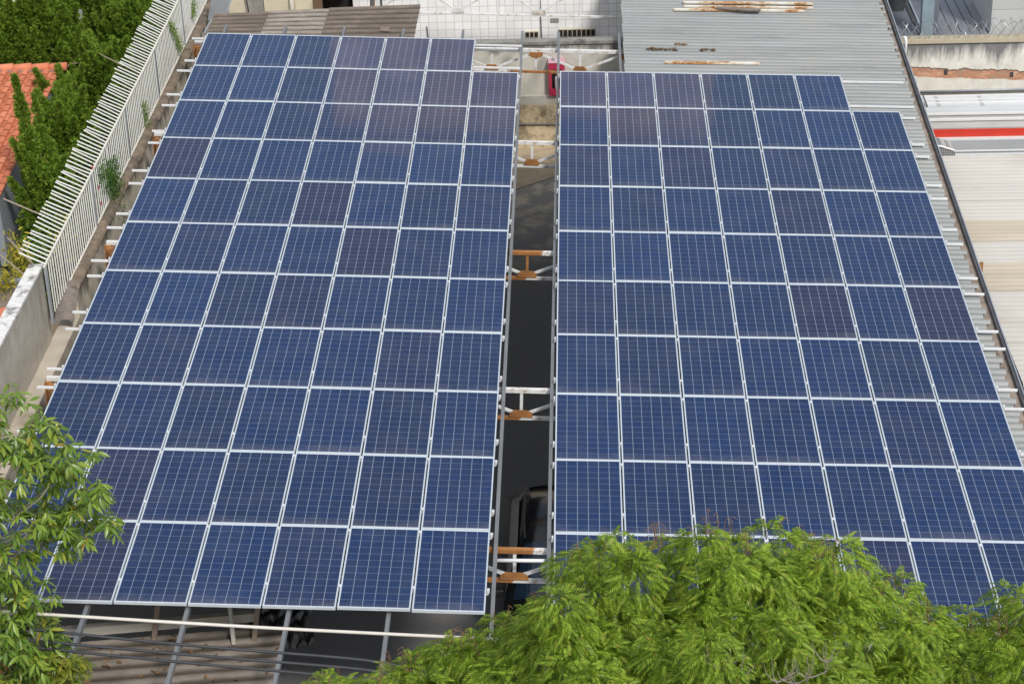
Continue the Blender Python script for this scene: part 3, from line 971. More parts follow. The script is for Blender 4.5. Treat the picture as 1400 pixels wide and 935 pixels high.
# ------------------------------------------------------------------ white tiled building
tb = thing('tiled_building', 'white tiled facade with grey joints behind the rear wall', 'building', (6.5, 7.0, 0))
MB().box(2.6, 6.5, 0, 10.6, 9.5, 4.2).build('facade', M['tile'], tb)
for x0, x1, z0, z1 in ((7.0, 7.34, 1.0, 1.16), (7.86, 8.80, 1.0, 1.20)):
    v = MB().box(x0, 6.44, z0, x1, 6.497, z1).build('vent', M['cream'], tb)
    vv = MB()
    nv = max(2, int((x1 - x0) / .105))
    w = (x1 - x0) / nv
    for i in range(nv):
        vv.box(x0 + i * w + .015, 6.425, z0 + .02, x0 + (i + 1) * w - .015, 6.437, z1 - .02)
    vv.build('vent_opening', M['dark'], v)
MB().box(7.66, 6.47, 1.39, 7.87, 6.497, 1.49).build('junction_box', M['grey_plaster'], tb)
for pts in ([(4.55, 6.46, .6), (4.50, 6.46, .95), (4.47, 6.46, 1.35)], [(7.42, 6.46, .9), (7.41, 6.46, 1.5), (7.41, 6.46, 2.4)]):
    tag(MB().tube(pts, .012, 5).build('wall_cable', M['cable_dark']),
        'dark cable down the tiled facade ' + ('left of the gap' if pts[0][0] < 5 else 'above the gap'), 'cable')

# ------------------------------------------------------------------ back left: cream building, fibre roof, posts
cb = thing('cream_building', 'cream building with dark opening behind the brown corrugated roof', 'building', (1.0, 6, 0))
MB().box(-0.35, 5.0, 0, 0.10, 8, 4).build('pier', M['cream'], cb)
MB().box(0.10, 5.05, 0, 0.55, 8, 4).build('wall', M['grey_plaster'], cb)
MB().box(0.55, 5.0, 0, 1.30, 8, 4).build('pier', M['cream'], cb)
MB().box(1.30, 5.3, 0, 1.75, 8, 4).build('wall', M['cream'], cb)
MB().box(1.75, 5.25, 0, 1.95, 5.5, 4).build('timber_post', M['brown_wood'], cb)
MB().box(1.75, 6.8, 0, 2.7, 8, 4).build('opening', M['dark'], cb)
MB().box(1.95, 5.6, 2.62, 2.6, 6.8, 2.68).build('lintel', M['brown_wood'], cb)
MB().tube([(1.24, 4.93, 1.6), (1.25, 4.93, 3.4)], .05, 8).build('downpipe', M['cream_light'], cb, True)
tag(MB().tube([(0.15, 4.9, 1.8), (0.16, 4.9, 2.4), (0.11, 4.9, 2.9)], .018, 5).build('hanging_cable', M['cable_dark']), 'dark cable hanging on the cream building', 'cable')
gs = thing('leaning_metal_sheet', 'grey sheet metal leaning by the far end of the fence', 'metal sheet', (-0.5, 3.6, 2.2))
MB().prism([at_y(284, 28, 3.3), at_y(306, 28, 3.3), at_y(318, -8, 3.6), at_y(290, -8, 3.6)], (0, 0.03, 0)).build('sheet', M['grey_sheet'], gs)
MB().beam(at_y(306, 28, 3.29), at_y(318, -8, 3.59), 0.03, 0.04).build('edge_trim', M['gutter_rim'], gs)
fb = MB().prism([at_z(278, 46, 2.95), at_z(300, 42, 2.95), at_z(304, 28, 2.95), at_z(288, 27, 2.95)], (0, 0, -0.02))
tag(fb.build('flashing_sheet', M['gutter_rim']), 'pale metal flashing at the left end of the brown corrugated roof', 'flashing')


def corrugated(fn, nx, ny, amp, per_n):
    """fn(u,v)->point, corrugation runs along u; per_n waves over v"""
    b = MB()
    nv = per_n * 8
    up = Vector((0, 0, 1))
    b.grid(lambda u, v: fn(u, v) + up * (amp * math.cos(2 * math.pi * per_n * v)), nx, nv)
    b.valley = [.5 - .5 * math.cos(2 * math.pi * per_n * j / nv) for j in range(nv + 1) for i in range(nx + 1)]
    return b


t = thing('fibre_roof', 'brown corrugated fibre cement roof behind the left array', 'roof', R(2, 1.6, -.4))
for i, (u0, u1, mk, dz) in enumerate(((0.0, 0.27, 'fibre', 0), (0.265, 0.56, 'fibre_pale', .02), (0.555, 1.0, 'fibre', .04))):
    def fn(u, v, u0=u0, u1=u1, dz=dz):
        s = u0 + (u1 - u0) * u
        back = Vector((-0.15 + 4.8 * s, 2.0 + 0.85 * s, -0.30 + dz))
        front = Vector((-0.22 + 4.85 * s, 0.15 + 0.2 * s, -0.36 + dz))
        return RF @ back.lerp(front, v)
    corrugated(fn, 6, 10, .022, 8).build('roof_sheet', M[mk], t, True)
# post with its rafter
t = thing('steel_post', 'dark grey steel post rising behind the brown corrugated roof', 'post', (3.55, 3.0, 1.6))
a = at_y(510, 24, 2.9)
MB().box(a.x - .045, 2.86, 0, a.x + .045, 2.95, a.z + 1.1).build('post_shaft', M['post'], t)
a2 = at_y(522, 20, 3.0)
MB().box(a2.x - .03, 2.97, a2.z - .2, a2.x + .03, 3.03, a2.z + 1.0).build('post_flange', M['post'], t)
MB().beam(at_y(516, 22, 2.85), at_y(497, 50, 0.95), .11, .07).build('brace', M['post'], t)
b = on_roof(527, 40, -.28)
tag(MB(RF).box(b.x - .12, b.y - .16, -.285, b.x + .1, b.y + .1, -.262).build('board_scrap', M['brown_steel']), 'small brown board lying on the brown corrugated roof', 'board')

# ------------------------------------------------------------------ right neighbours: razor wall, terrace, canopies
RWY = 2.2
zt = at_y(1315, 53, RWY).z
zb0 = -1.0
rz = thing('razor_wall', 'cracked cream wall with black streaks and bare brick under razor wire', 'wall', (17.5, RWY + .1, 0))
MB().box(15.85, RWY, 0, 26, RWY + .2, zt - .10).build('wall_body', M['razor_wall'], rz)
MB().box(15.80, RWY - .05, zt - .097, 26, RWY + .26, zt).build('coping', M['coping_razor'], rz)
for px, py in ((1293, 99), (1383, 102)):
    a = at_y(px, py, RWY)
    MB().box(a.x - .04, RWY - .012, a.z - .06, a.x + .04, RWY - .002, a.z + .06).build('putlog_hole', M['seam'], rz)
rw_ = MB()
for ph, tilt_ in ((0.0, .15), (1.7, -.13)):
    pts = []
    for i in range(0, 950):
        th = i * 2 * math.pi / 22 + ph
        r = .21 + .025 * math.sin(i * .071 + ph)
        pts.append((15.9 + i * .0105 + tilt_ * math.sin(th), RWY + .1 + r * .75 * math.cos(th), zt + r - .02 + r * math.sin(th)))
    rw_.tube(pts, .006, 4, False)
tag(rw_.build('razor_wire', M['wire']), 'coils of razor wire along the top of the cream wall', 'razor wire')

TZ = 1.9
tr = thing('neighbour_terrace', 'blue grey terrace and pale clad block beyond the razor wire', 'building', (18, 5, TZ))
P = lambda px, py, z=TZ: at_z(px, py, z)
x_seam = P(1281, 30).x
MB().box(14.5, 2.7, TZ - .2, x_seam, 14, TZ).build('terrace_floor', M['terrace'], tr)
xr = at_y(1355, 30, 3.4).x
MB().box(x_seam, 2.7, TZ - .2, xr, 14, TZ + .012).build('deck', M['deck'], tr)
for i in range(1, 5):
    x = x_seam + (xr - x_seam) * i / 5
    MB().box(x - .012, 2.7, TZ + .013, x + .012, 14, TZ + .017).build('deck_seam', M['seam'], tr)
a0 = P(1255, 36)
MB().box(a0.x - .10, a0.y, TZ, a0.x - .03, 14, TZ + .03).build('door_track', M['seam'], tr)
MB().box(a0.x + .02, a0.y, TZ, a0.x + .06, 14, TZ + .06).build('door_track', M['gutter_rim'], tr)
cxa, cxb = at_y(1259, 50, 3.3).x, at_y(1275, 50, 3.3).x
MB().box(cxa, 3.3, TZ, cxb, 3.55, TZ + 3).build('column', M['column'], tr)
MB().box(cxb + .0, 3.36, TZ, cxb + .12, 3.5, TZ + 3).build('window_frame', M['terrace'], tr)
MB().box(xr, 3.4, -1, 27, 6, 6).build('clad_block', M['speckled'], tr)
pa = P(1225, 13)
pt = thing('planter_pot', 'round grey planter pot on the blue grey terrace', 'planter', pa)
MB().lathe([(0, 0), (.20, 0), (.27, .42), (.30, .42), (.30, .50), (.26, .50), (.25, .44), (0, .44)], pa, 22).build('pot_body', M['pot'], pt, True)
MB().lathe([(0, .455), (.25, .455), (.25, .445)], pa, 16).build('soil', M['soil'], pt)

X0, X1 = 15.86, 27
SZ = 1.0
py_ = lambda y: at_z(1300, y, SZ).y


def strip(yb, yf, zb_, zf, m, name, parent, x0=X0, thick=.03, x1=X1):
    return MB().prism([(x0, yb, zb_), (x0, yf, zf), (x1, yf, zf), (x1, yb, zb_)], (0, 0, -thick)).build(name, m, parent)


def Yz(py, z):
    return at_z(1320, py, z).y


sv = thing('silver_roof', 'silver ribbed metal roof below the cracked cream wall', 'roof', (19, 1, .6))
zA, zB = 1.08, 1.00
strip(Yz(132, zA), Yz(146.5, zB), zA, zB, M['silver'], 'roof_sheet', sv)
for i, yy in enumerate((131.5, 136.5, 141)):
    z = zA - (zA - zB) * i / 3 + .006
    MB().beam((X0, Yz(yy, z), z + .012), (X1, Yz(yy, z), z + .012), .035, .03).build('roof_rib', M['white_trim'], sv)
for x in (16.75, 17.75, 18.9):
    MB().beam((x, Yz(132, zA), zA + .01), (x + .02, Yz(146, zB), zB + .01), .07, .012).build('lap_strap', M['silver_dull'], sv)
rod_a = at_z(1262, 131, zA + .1)
tag(MB().tube([rod_a, at_z(1268, 146, zB + .03)], .018, 6).build('metal_rod', M['gutter']), 'short dark rod lying on the silver roof', 'rod')
tag(MB().tube([at_y(1258, 126, RWY - .06), at_y(1430, 121.5, RWY - .06)], .03, 8).build('wall_conduit', M['gutter_rim'], smooth=True), 'blue grey conduit along the foot of the cracked cream wall', 'pipe')
a = at_y(1249, 118, RWY - .15)
tag(MB().box(a.x - .12, RWY - .2, a.z - .12, a.x + .06, RWY - .02, a.z + .14).build('junction_box', M['gutter_rim']), 'grey junction box at the corner of metal roof and cream wall', 'box')

aw = thing('market_canopy', 'grey canopy with white rails and a red fascia below the silver roof', 'canopy', (19, -.5, .5))
strip(Yz(147.5, .97), Yz(155, .95), .97, .95, M['silver'], 'back_sheet', aw)
MB().beam((X0, Yz(155.5, .97), .97), (X1, Yz(155.5, .97), .97), .05, .05).build('rail', M['white_trim'], aw)
strip(Yz(156.5, .92), Yz(162, .90), .92, .90, M['silver_dull'], 'canvas', aw)
MB().beam((X0, Yz(163.5, .92), .92), (X1, Yz(163.5, .92), .92), .06, .05).build('rail', M['white_trim'], aw)
yf = Yz(165, .88)
strip(yf, Yz(175, .80), .88, .80, M['silver_dull'], 'canvas', aw)
yr = Yz(176.5, .80)
zr0 = at_y(1320, 186.5, yr).z
MB().box(X0 - .02, yr - .03, zr0, X1, yr, .80).build('red_fascia', M['red_band'], aw)
yr2 = at_z(1320, 188, zr0).y
MB().beam((X0, yr - .08, zr0 - .03), (X1, yr - .08, zr0 - .03), .08, .06).build('rail', M['white_trim'], aw)

lc = thing('lower_canopy', 'smooth grey metal canopy below the red fascia', 'canopy', (19, -2, .3))
yb = yr - .13
strip(yb, Yz(206, .35), zr0 - .05, .35, M['silver_low'], 'canopy_sheet', lc)
for yy, z in ((206.5, .36), (211.5, .34), (217, .32)):
    MB().beam((X0, Yz(yy, z), z), (X1, Yz(yy, z), z), .035, .03).build('rail', M['white_trim'], lc)
strip(Yz(207, .33), Yz(222, .28), .33, .28, M['silver_low'], 'front_sheet', lc)
# grey box with a grille, lettered TS
ca, cb_ = at_z(1277, 213, 1.0), at_z(1306, 213, 1.0)
gcab = thing('equipment_box', 'grey equipment box with sloped white edge, grille and letters', 'equipment box', (ca.x, ca.y, .3))
yy = -2.35
q = lambda px, py: at_y(px, py, yy)
MB().prism([q(1270, 217), q(1289, 217), q(1286, 200), q(1270, 200)], (0, .5, 0)).build('box_body', M['silver_low'], gcab)
MB().prism([q(1289.3, 217), q(1307, 217), q(1304.5, 205.5), q(1286.3, 200.3)], (0, .5, 0)).build('grille', M['mesh'], gcab)
MB().tube([q(1272, 200), q(1286, 200), q(1305, 206)], .022, 6).build('edge_rail', M['white_trim'], gcab)
fc_ = bpy.data.curves.new('letters', 'FONT')
fc_.body = 'TS'
fc_.size = 0.095
fc_.extrude = 0.002
fo = bpy.data.objects.new('letters_tmp', fc_)
tm = bpy.data.meshes.new_from_object(fo)
tm.transform(Matrix.Translation(q(1278.5, 214.5) + Vector((0, -.006, 0))) @ Matrix.Rotation(math.radians(8), 4, 'Y') @ Matrix.Rotation(math.pi / 2, 4, 'X'))
tm.transform(WM[gcab].inverted())
tm.materials.clear()
tm.materials.append(M['letter'])
lo = bpy.data.objects.new('lettering', tm)
COL.objects.link(lo)
lo.parent = gcab
bpy.data.objects.remove(fo)

# pale corrugated roofs
segs = [(214, 250, 'pale_sheet'), (250, 275, 'pale_sheet'), (275, 303, 'pale_sheet'), (303, 331, 'tan_sheet'), (331, 362, 'pale_sheet'), (362, 399, 'tan_sheet'),
        (399, 432, 'pale_sheet'), (432, 470, 'pale_sheet'), (470, 530, 'pale_sheet'), (530, 640, 'pale_sheet'), (640, 800, 'tan_sheet')]
PZ = 1.72
pr = thing('pale_roof', 'pale corrugated fibre roof with tan bands right of the metal roof', 'roof', (19, -10, PZ - .1))
for i, (ya, yb_, mk) in enumerate(segs):
    Ya, Yb = at_z(1340, ya, PZ).y + .05, at_z(1340, yb_, PZ).y
    nn = max(3, round((Ya - Yb) / .177))
    zt_ = PZ + .004 * (i % 2)

    def fn(u, v, Ya=Ya, Yb=Yb, zt_=zt_):
        return Vector((15.95 + .008 * Ya + 9 * u, Ya + (Yb - Ya) * v - .12 * u, zt_ + .04 * u))
    corrugated(fn, 4, 10, .004, nn).build('roof_sheet', M[mk], pr, True)
a = at_z(1341, 372, PZ + .1)
tag(MB().box(a.x - .03, a.y - .02, PZ - .1, a.x + .03, a.y + .02, PZ + .3).build('wood_stub', M['orange']), 'short orange post beside the pale corrugated roof', 'post')

# ------------------------------------------------------------------ left side: wall, fence, tall wall
WX0, WX1 = -0.87, -0.65
sw = thing('side_wall', 'low stained wall with brown mossy coping along the left array', 'wall', (-.75, -3.5, 0))


def wz(y):
    return 2.565 + .003 * (y + 5)


MB().prism([(WX0 + .03, 5.2, -.8), (WX1 - .03, 5.2, -.8), (WX1 - .03, 5.2, wz(5)), (WX0 + .03, 5.2, wz(5))], (0, -16.6, 0)).build('wall_body', M['side_wall'], sw)
cp = MB()
cp.grid(lambda u, v: Vector(((WX0 if u < .5 else WX1) if u in (0, 1) else (WX0 + (WX1 - WX0) * u), 5.2 - 16.6 * v,
                             wz(0) + .05 + (.03 if 0 < u < 1 else -.05) + .014 * math.sin(v * 190 + u * 3) * math.sin(v * 47) + random.uniform(-.014, .014))), 5, 150)
cp.build('coping', M['coping_side'], sw, True)

fe = thing('bar_fence', 'white metal bar fence with outward bent top on the side wall', 'fence', (-.8, -3.5, wz(0)))
FX = -0.85


def ftop(y):
    return 3.76 + .0150 * (y + 4)


ya, yb_ = 5.0, -12.6
posts = [5.0, 1.55, -1.9, -5.3, -8.7, -12.55]
for i in range(len(posts) - 1):
    pa_, pb = posts[i], posts[i + 1]
    b = MB()
    bb = MB()
    nb = int((pa_ - pb) / .152)
    for k in range(nb):
        y = pa_ - (k + .5) * (pa_ - pb) / nb
        j = random.gauss(0, .006)
        b.box(FX - .009, y - .011 + j, wz(y) + .09, FX + .009, y + .011 + j, ftop(y) - .01)
        bb.beam((FX, y + j, ftop(y)), (FX - .44 + random.gauss(0, .014), y + j + random.gauss(0, .010), ftop(y) + .24 + random.gauss(0, .016)), .022, .018)
    b.build('bar_panel', M['fence'], fe)
    bb.build('bent_bar_panel', M['fence'], fe)
for y in posts:
    MB().box(FX - .02, y - .03, wz(y) - .02, FX + .02, y + .03, ftop(y)).build('post', M['gutter_rim'], fe)
MB().beam((FX, ya, ftop(ya)), (FX, yb_, ftop(yb_)), .035, .035).build('top_rail', M['fence_rail'], fe)
MB().beam((FX, ya, wz(ya) + .09), (FX, yb_ + 1.2, wz(yb_) + .09), .03, .03).build('bottom_rail', M['fence_rail'], fe)

tw = thing('tall_wall', 'tall beige plaster wall with flaking white top, front left corner', 'wall', (-1.1, -18, 0))
y_end = at_z(55, 362, 3.55).y
MB().box(-1.17, -25, -.85, -0.97, y_end, 3.50).build('wall_body', M['plaster'], tw)
MB().box(-1.195, -25, 3.502, -0.95, y_end + .03, 3.55).build('coping', M['flaky'], tw)
MB().box(-0.977, -25, -.85, -0.66, -11.45, 2.1).build('wall_base', M['plaster_low'], tw)
t = thing('roof_scrap', 'curved scrap of grey corrugated sheet leaning at the fence end', 'sheet', (-.85, -11.6, 2.1))
sb = MB().grid(lambda u, v: Vector((-1.02 + .38 * u, -12.0 + .75 * v, 2.15 + .16 * math.sin(u * 2.6) + .42 * v + .012 * math.cos(v * 30))), 8, 30)
sb.build('sheet', M['slate'], t, True)
# rods and stays
for k, (a, c, lab) in enumerate((((5, 272), (66, 298), 'thin tan stay rod above the yellow croton bushes'), ((10, 325), (49, 365), 'tan rod meeting the end of the tall beige wall'),
                                 ((-10, 340), (36, 378), 'lowest thin tan rod at the left behind the wall'), ((130, 71), (168, 90), 'thin tan twig rod poking out of the conifers at the fence'))):
    p, q_ = at_x(*a, -2.3), at_x(*c, -1.25)
    tag(MB().tube([p, q_], .014, 5).build('stay_rod', M['rod']), lab, 'rod')

# ------------------------------------------------------------------ house with the terracotta roof
hs = thing('tiled_house', 'house with orange terracotta roof and grey gable behind the conifers', 'house', (-6, -4, 0))
HX = -3.1
e0, e1 = at_x(84, 97, HX), at_x(20, 232, HX)
slope = (e0.z - e1.z) / (e0.y - e1.y)
rows = 20
roofm = MB()
tw_, tl = 0.235, (e0.y - (e1.y - 1.3)) / rows
for r in range(rows):
    yt = e0.y - r * tl
    for c in range(24):
        x = HX - .02 - c * tw_
        for half, sg in ((0, 1), (1, -1)):
            xc = x - tw_ * (.28 if half == 0 else .75)
            rad = tw_ * (.30 if half == 0 else .26)
            vs, n_ = [], 6
            for e, (yy, k_) in enumerate(((yt + .02, .94), (yt - tl - .03, 1.04))):
                z0 = e0.z + slope * (yy - e0.y) + (.010 if e == 0 else .030) + (.02 if half == 0 else 0)
                for i in range(n_ + 1):
                    a = math.pi * i / n_
                    vs.append((xc + rad * k_ * math.cos(a), yy, z0 + sg * rad * .55 * k_ * math.sin(a)))
            roofm.add(vs, [(i, i + 1, n_ + 1 + i + 1, n_ + 1 + i) for i in range(n_)])
roof = roofm.build('roof', M['terracotta'], hs, True)
rg = MB()
for c in range(14):
    x = HX + .12 - c * .40
    rg.tube([(x, e0.y + .06, e0.z + .07), (x - .44, e0.y + .06, e0.z + .055)], [.10, .085], 10)
rg.build('ridge_cap', M['terracotta'], roof, True)
MB().box(HX - 6, e0.y - .05, e0.z - .02, HX, e0.y + .02, e0.z + .045).build('ridge_mortar', M['mortar'], roof)
roof2 = MB().add([(HX, e0.y + .05, e0.z + .02), (HX - 6, e0.y + .05, e0.z + .02), (HX - 6, e0.y + 3.5, e0.z - .9), (HX, e0.y + 3.5, e0.z - .9)], [(0, 1, 2, 3)])
roof2.build('back_slope', M['mortar'], hs)
MB().prism([(HX - .06, e0.y, -.3), (HX - .06, e0.y, e0.z - .04), (HX - .06, e1.y - 1.2, e1.z - .15), (HX - .06, e1.y - 1.2, 1.1), (HX - .06, e1.y + .6, 1.1), (HX - .06, e1.y + .6, -.3)], (-.15, 0, 0)).build('gable_wall', M['house_wall'], hs)
MB().box(HX - .9, e1.y - 5, -.4, HX - .5, e1.y + .7, 1.05).build('low_wall', M['house_low'], hs)
MB().box(HX - 6, e1.y - 1.2, -.3, HX - .25, e0.y, e1.z - .25).build('wall', M['house_wall'], hs)

t = thing('lean_to_roof', 'small brown roof with orange edge behind the flaking white coping', 'roof', (-2.2, -11, 1.9))
a = [at_z(-60, 392, 2.1), at_z(32, 389, 2.1), at_z(32, 440, 2.0), at_z(-60, 480, 2.0)]
MB().prism(a, (0, 0, -.05)).build('roof_sheet', M['brown_steel'], t)
a = [at_z(-40, 432, 2.03), at_z(24, 418, 2.05), at_z(20, 470, 1.98), at_z(-60, 520, 1.95)]
MB().prism([p + Vector((0, 0, .03)) for p in a], (0, 0, -.02)).build('tile_edge', M['terracotta'], t)
MB().beam(at_z(-40, 386, 2.12), at_z(32, 383, 2.12), .12, .05).build('grey_flashing', M['gutter_rim'], t)
# far white wall at the very left, behind the conifers
tag(MB().box(-9.5, 6.0, 0, -4.6, 6.4, 3.8).build('boundary_wall', M['pale_facade']), 'pale wall glimpsed behind the conifers at far left', 'wall')

# ------------------------------------------------------------------ front: fibre roof, beam, braces, plastic, cables
ff = thing('front_roof', 'weathered brown corrugated roof below the front edge of the left array', 'roof', (2.8, -22, 1.2))
FZ = 1.55
A = [at_z(100, 882, FZ), at_z(190, 873, FZ + .02), at_z(392, 857, FZ + .02)]


def fn(u, v):
    back = A[0].lerp(A[2], u)
    return Vector((back.x - .12 * v, back.y - 2.6 * v, FZ + .03 - .18 * v))


corrugated(fn, 8, 10, .020, 11).build('roof_sheet', M['fibre_front'], ff, True)
N = 70
L = np.array([list(Vector(fn(random.random(), random.random() * .6)) + Vector((0, 0, .035))) for _ in range(N)])
tv = np.array([(-.5, 0, 0), (0, -.22, .04), (.5, 0, 0), (0, .22, .04)]) * .12
V, F = scatter(tv, np.array([[0, 1, 2, 3]]), frames(rng.normal(size=(N, 3)) * np.array([1, 1, .15]), rng.normal(0, .3, N)), L, rng.uniform(.5, 1.3, N))
tag(np_mesh('dry_leaves', V, F, M['debris'], base=L.mean(0)), 'dry brown leaves scattered on the front corrugated roof', 'leaves', kind='stuff')
wb = MB().beam(at_y(-10, 872, -20.9), at_y(352, 841, -20.5), .10, .14)
tag(wb.build('cream_beam', M['beam_cream']), 'cream beam under the front edge of the left array', 'beam')
for px, lab in ((213, 'brown steel strut under the front edge, left of the two'), (350, 'brown steel strut under the front edge, right of the pale one')):
    tag(MB().beam(at_y(px + 3, 825, -20.75), at_y(px - 3, 880, -20.75), .07, .06, (0, 1, 0)).build('steel_strut', M['brown_steel']), lab, 'strut', 'struts at the front edge')
tag(MB().beam(at_y(314, 826, -20.72), at_y(320, 880, -20.85), .055, .05, (0, 1, 0)).build('pale_strut', M['beam_cream']), 'pale flaking strut between the two brown ones at the front edge', 'strut')
# black plastic sheeting
c0 = at_z(372, 850, 1.2)
pb = MB().grid(lambda u, v: Vector((c0.x - .35 + .9 * u + .05 * math.sin(v * 9), c0.y + .45 - .5 * v, 1.25 - .45 * v * v + .05 * math.sin(u * 17 + v * 6) * math.sin(v * 13 + 1) + .03 * math.sin(u * 41))), 40, 40)
tag(pb.build('plastic_sheet', M['plastic'], smooth=True), 'crumpled shiny black plastic sheeting beside the front roof', 'plastic sheet')
# dim back wall below the array so that the space is closed on the left
CY = -25.0
cabs = [((-60, 831.5), (0, 835.5), (350, 857), (680, 873.5), (900, 884), M['cable_white'], .020, 'white overhead cable, topmost of the four at the front'),
        ((-60, 849), (0, 855), (240, 880), (470, 899), (760, 925), M['cable_dark'], .018, 'black overhead cable, upper one of the three dark ones'),
        ((-60, 866), (0, 871), (240, 893), (470, 912), (760, 938), M['cable_dark'], .018, 'black overhead cable, middle one of the three dark ones'),
        ((-60, 875), (0, 880), (240, 904), (470, 925), (760, 953), M['cable_dark'], .018, 'black overhead cable, lowest of the three dark ones')]
for *pp, m_, r_, lab in cabs:
    ctrl = [at_y(x, y, CY) for x, y in pp]
    d0, d1 = ctrl[1] - ctrl[2], ctrl[-1] - ctrl[-2]
    ctrl = [ctrl[1] + d0 * 4 + Vector((0, 0, .5))] + ctrl + [ctrl[-1] + d1 * 4 + Vector((0, 0, .8))]
    pts = []
    for i in range(len(ctrl) - 1):
        p0_, p1_, p2_, p3_ = ctrl[max(i - 1, 0)], ctrl[i], ctrl[i + 1], ctrl[min(i + 2, len(ctrl) - 1)]
        for s in range(8):
            t_ = s / 8
            pts.append(.5 * ((2 * p1_) + (p2_ - p0_) * t_ + (2 * p0_ - 5 * p1_ + 4 * p2_ - p3_) * t_ ** 2 + (3 * p1_ - p0_ - 3 * p2_ + p3_) * t_ ** 3))
    pts.append(ctrl[-1])
    tag(MB().tube(pts, r_, 6).build('overhead_cable', m_, smooth=True), lab, 'cable', 'overhead cables at the front')

# ------------------------------------------------------------------ black car under the gap
car = thing('parked_car', 'black car parked under the gap between the arrays', 'car', (8.06, -16.3, gz(-16.3)))
cz = gz(-16.3)
prof = [(-2.15, .28, .66), (-2.2, .55, .74), (-2.1, .72, .78), (-1.15, .90, .86), (-1.0, .93, .87), (-.15, 1.42, .66), (.2, 1.50, .63), (1.0, 1.49, .63), (1.6, 1.38, .64), (2.05, .98, .80), (2.2, .85, .80), (2.2, .35, .74)]
cbm = MB()
K = 10
for yy, z, w in prof:
    for i in range(K + 1):
        s = -1 + 2 * i / K
        cbm.v.append((8.06 + w * s, -16.3 + yy, cz + z - .05 * s ** 4 - .02 * s * s))
for j in range(len(prof) - 1):
    for i in range(K):
        cbm.f.append((j * (K + 1) + i, j * (K + 1) + i + 1, (j + 1) * (K + 1) + i + 1, (j + 1) * (K + 1) + i))
for side in (0, K):                      # flanks down to the sill
    base = len(cbm.v)
    for yy, z, w in prof:
        sgn = -1 if side == 0 else 1
        cbm.v.append((8.06 + sgn * .90, -16.3 + yy, cz + min(z - .06, .88)))
        cbm.v.append((8.06 + sgn * .86, -16.3 + yy, cz + .22))
    for j in range(len(prof) - 1):
        a, b_ = j * (K + 1) + side, (j + 1) * (K + 1) + side
        c_, d_ = base + 2 * j, base + 2 * (j + 1)
        cbm.f += [(a, b_, d_, c_), (c_, d_, d_ + 1, c_ + 1)]
cbm.build('body', M['car'], car, True)


def between(s0, s1, e0_, e1_, lift):
    """a pane laid on the body between two profile stations"""
    (y0, z0, w0), (y1, z1, w1) = prof[s0], prof[s1]
    f = lambda u, v: Vector((8.06 + (w0 + (w1 - w0) * v) * (e0_ + (e1_ - e0_) * u), -16.3 + y0 + (y1 - y0) * v,
                             cz + z0 + (z1 - z0) * v - .05 * (e0_ + (e1_ - e0_) * u) ** 4 - .02 * (e0_ + (e1_ - e0_) * u) ** 2 + lift))
    return MB().grid(f, 8, 6)


between(4, 5, -.88, .88, .012).build('windscreen', M['car_glass'], car, True)
between(8, 9, -.85, .85, .012).build('rear_window', M['car_glass'], car, True)
for s in (-1, 1):
    MB().tube([(8.06 + s * .58, -16.4, cz + 1.47), (8.06 + s * .60, -16.1, cz + 1.545), (8.06 + s * .60, -15.1, cz + 1.535), (8.06 + s * .58, -14.8, cz + 1.45)], .02, 6).build('roof_rail', M['car_trim'], car, True)
    MB().add([(8.06 + s * .875, -17.1, cz + .90), (8.06 + s * .70, -16.4, cz + 1.36), (8.06 + s * .70, -15.0, cz + 1.37), (8.06 + s * .85, -14.5, cz + 1.0)], [(0, 1, 2, 3)]).build('side_window', M['car_glass'], car)
    MB().box(8.06 + s * .98 - .09, -17.25, cz + .90, 8.06 + s * .98 + .09, -17.13, cz + 1.05).build('mirror', M['car'], car, bevel=.03)
    MB().box(8.06 + s * .58 - .16, -18.47, cz + .58, 8.06 + s * .58 + .14, -18.38, cz + .72).build('headlight', M['grey_tool'], car, bevel=.02)
    for yy in (-17.65, -15.0):
        w_ = MB()
        w_.tube([(8.06 + s * .90, yy, cz + .32), (8.06 + s * .70, yy, cz + .32)], .32, 20)
        wo = w_.build('tyre', M['tyre'], car, False)
        MB().tube([(8.06 + s * .915, yy, cz + .32), (8.06 + s * .88, yy, cz + .32)], .20, 16).build('rim', M['grey_tool'], wo)

car.location.y -= 0.75
car.location.z -= 0.022

# ------------------------------------------------------------------ mauve tower far behind, seen only as a reflection in the panels
tower = thing('apartment_tower', 'mauve apartment tower mirrored in the rear rows of panels', 'building', (7.5, 82, 0))
MB().box(-4.2, 75, 0, 18.8, 90, 40.4).build('tower_body', M['tower'], tower)

# ------------------------------------------------------------------ foliage templates
# feathery compound leaf: rachis with pinnae, tip along +x, drooping
fv, ff_ = [], []
for i in range(8):
    t_ = .12 + .88 * i / 7
    for s in (-1, 1):
        L_ = .108 * (math.sin(math.pi * (t_ * .80 + .17)) ** .7)
        ang = math.radians(64 - 32 * t_)
        bx, bz = t_ * .26, -.01 * t_ - .13 * t_ * t_
        dx, dy = math.cos(ang), s * math.sin(ang)
        wx, wy = -dy * .0125, dx * .0125
        b0 = len(fv)
        fv += [(bx, 0, bz), (bx + dx * L_ * .5 + wx, dy * L_ * .5 + wy, bz - .008), (bx + dx * L_, dy * L_, bz - .042), (bx + dx * L_ * .5 - wx, dy * L_ * .5 - wy, bz - .018)]
        ff_.append((b0, b0 + 1, b0 + 2, b0 + 3))
FERN_V, FERN_F = np.array(fv), np.array(ff_)
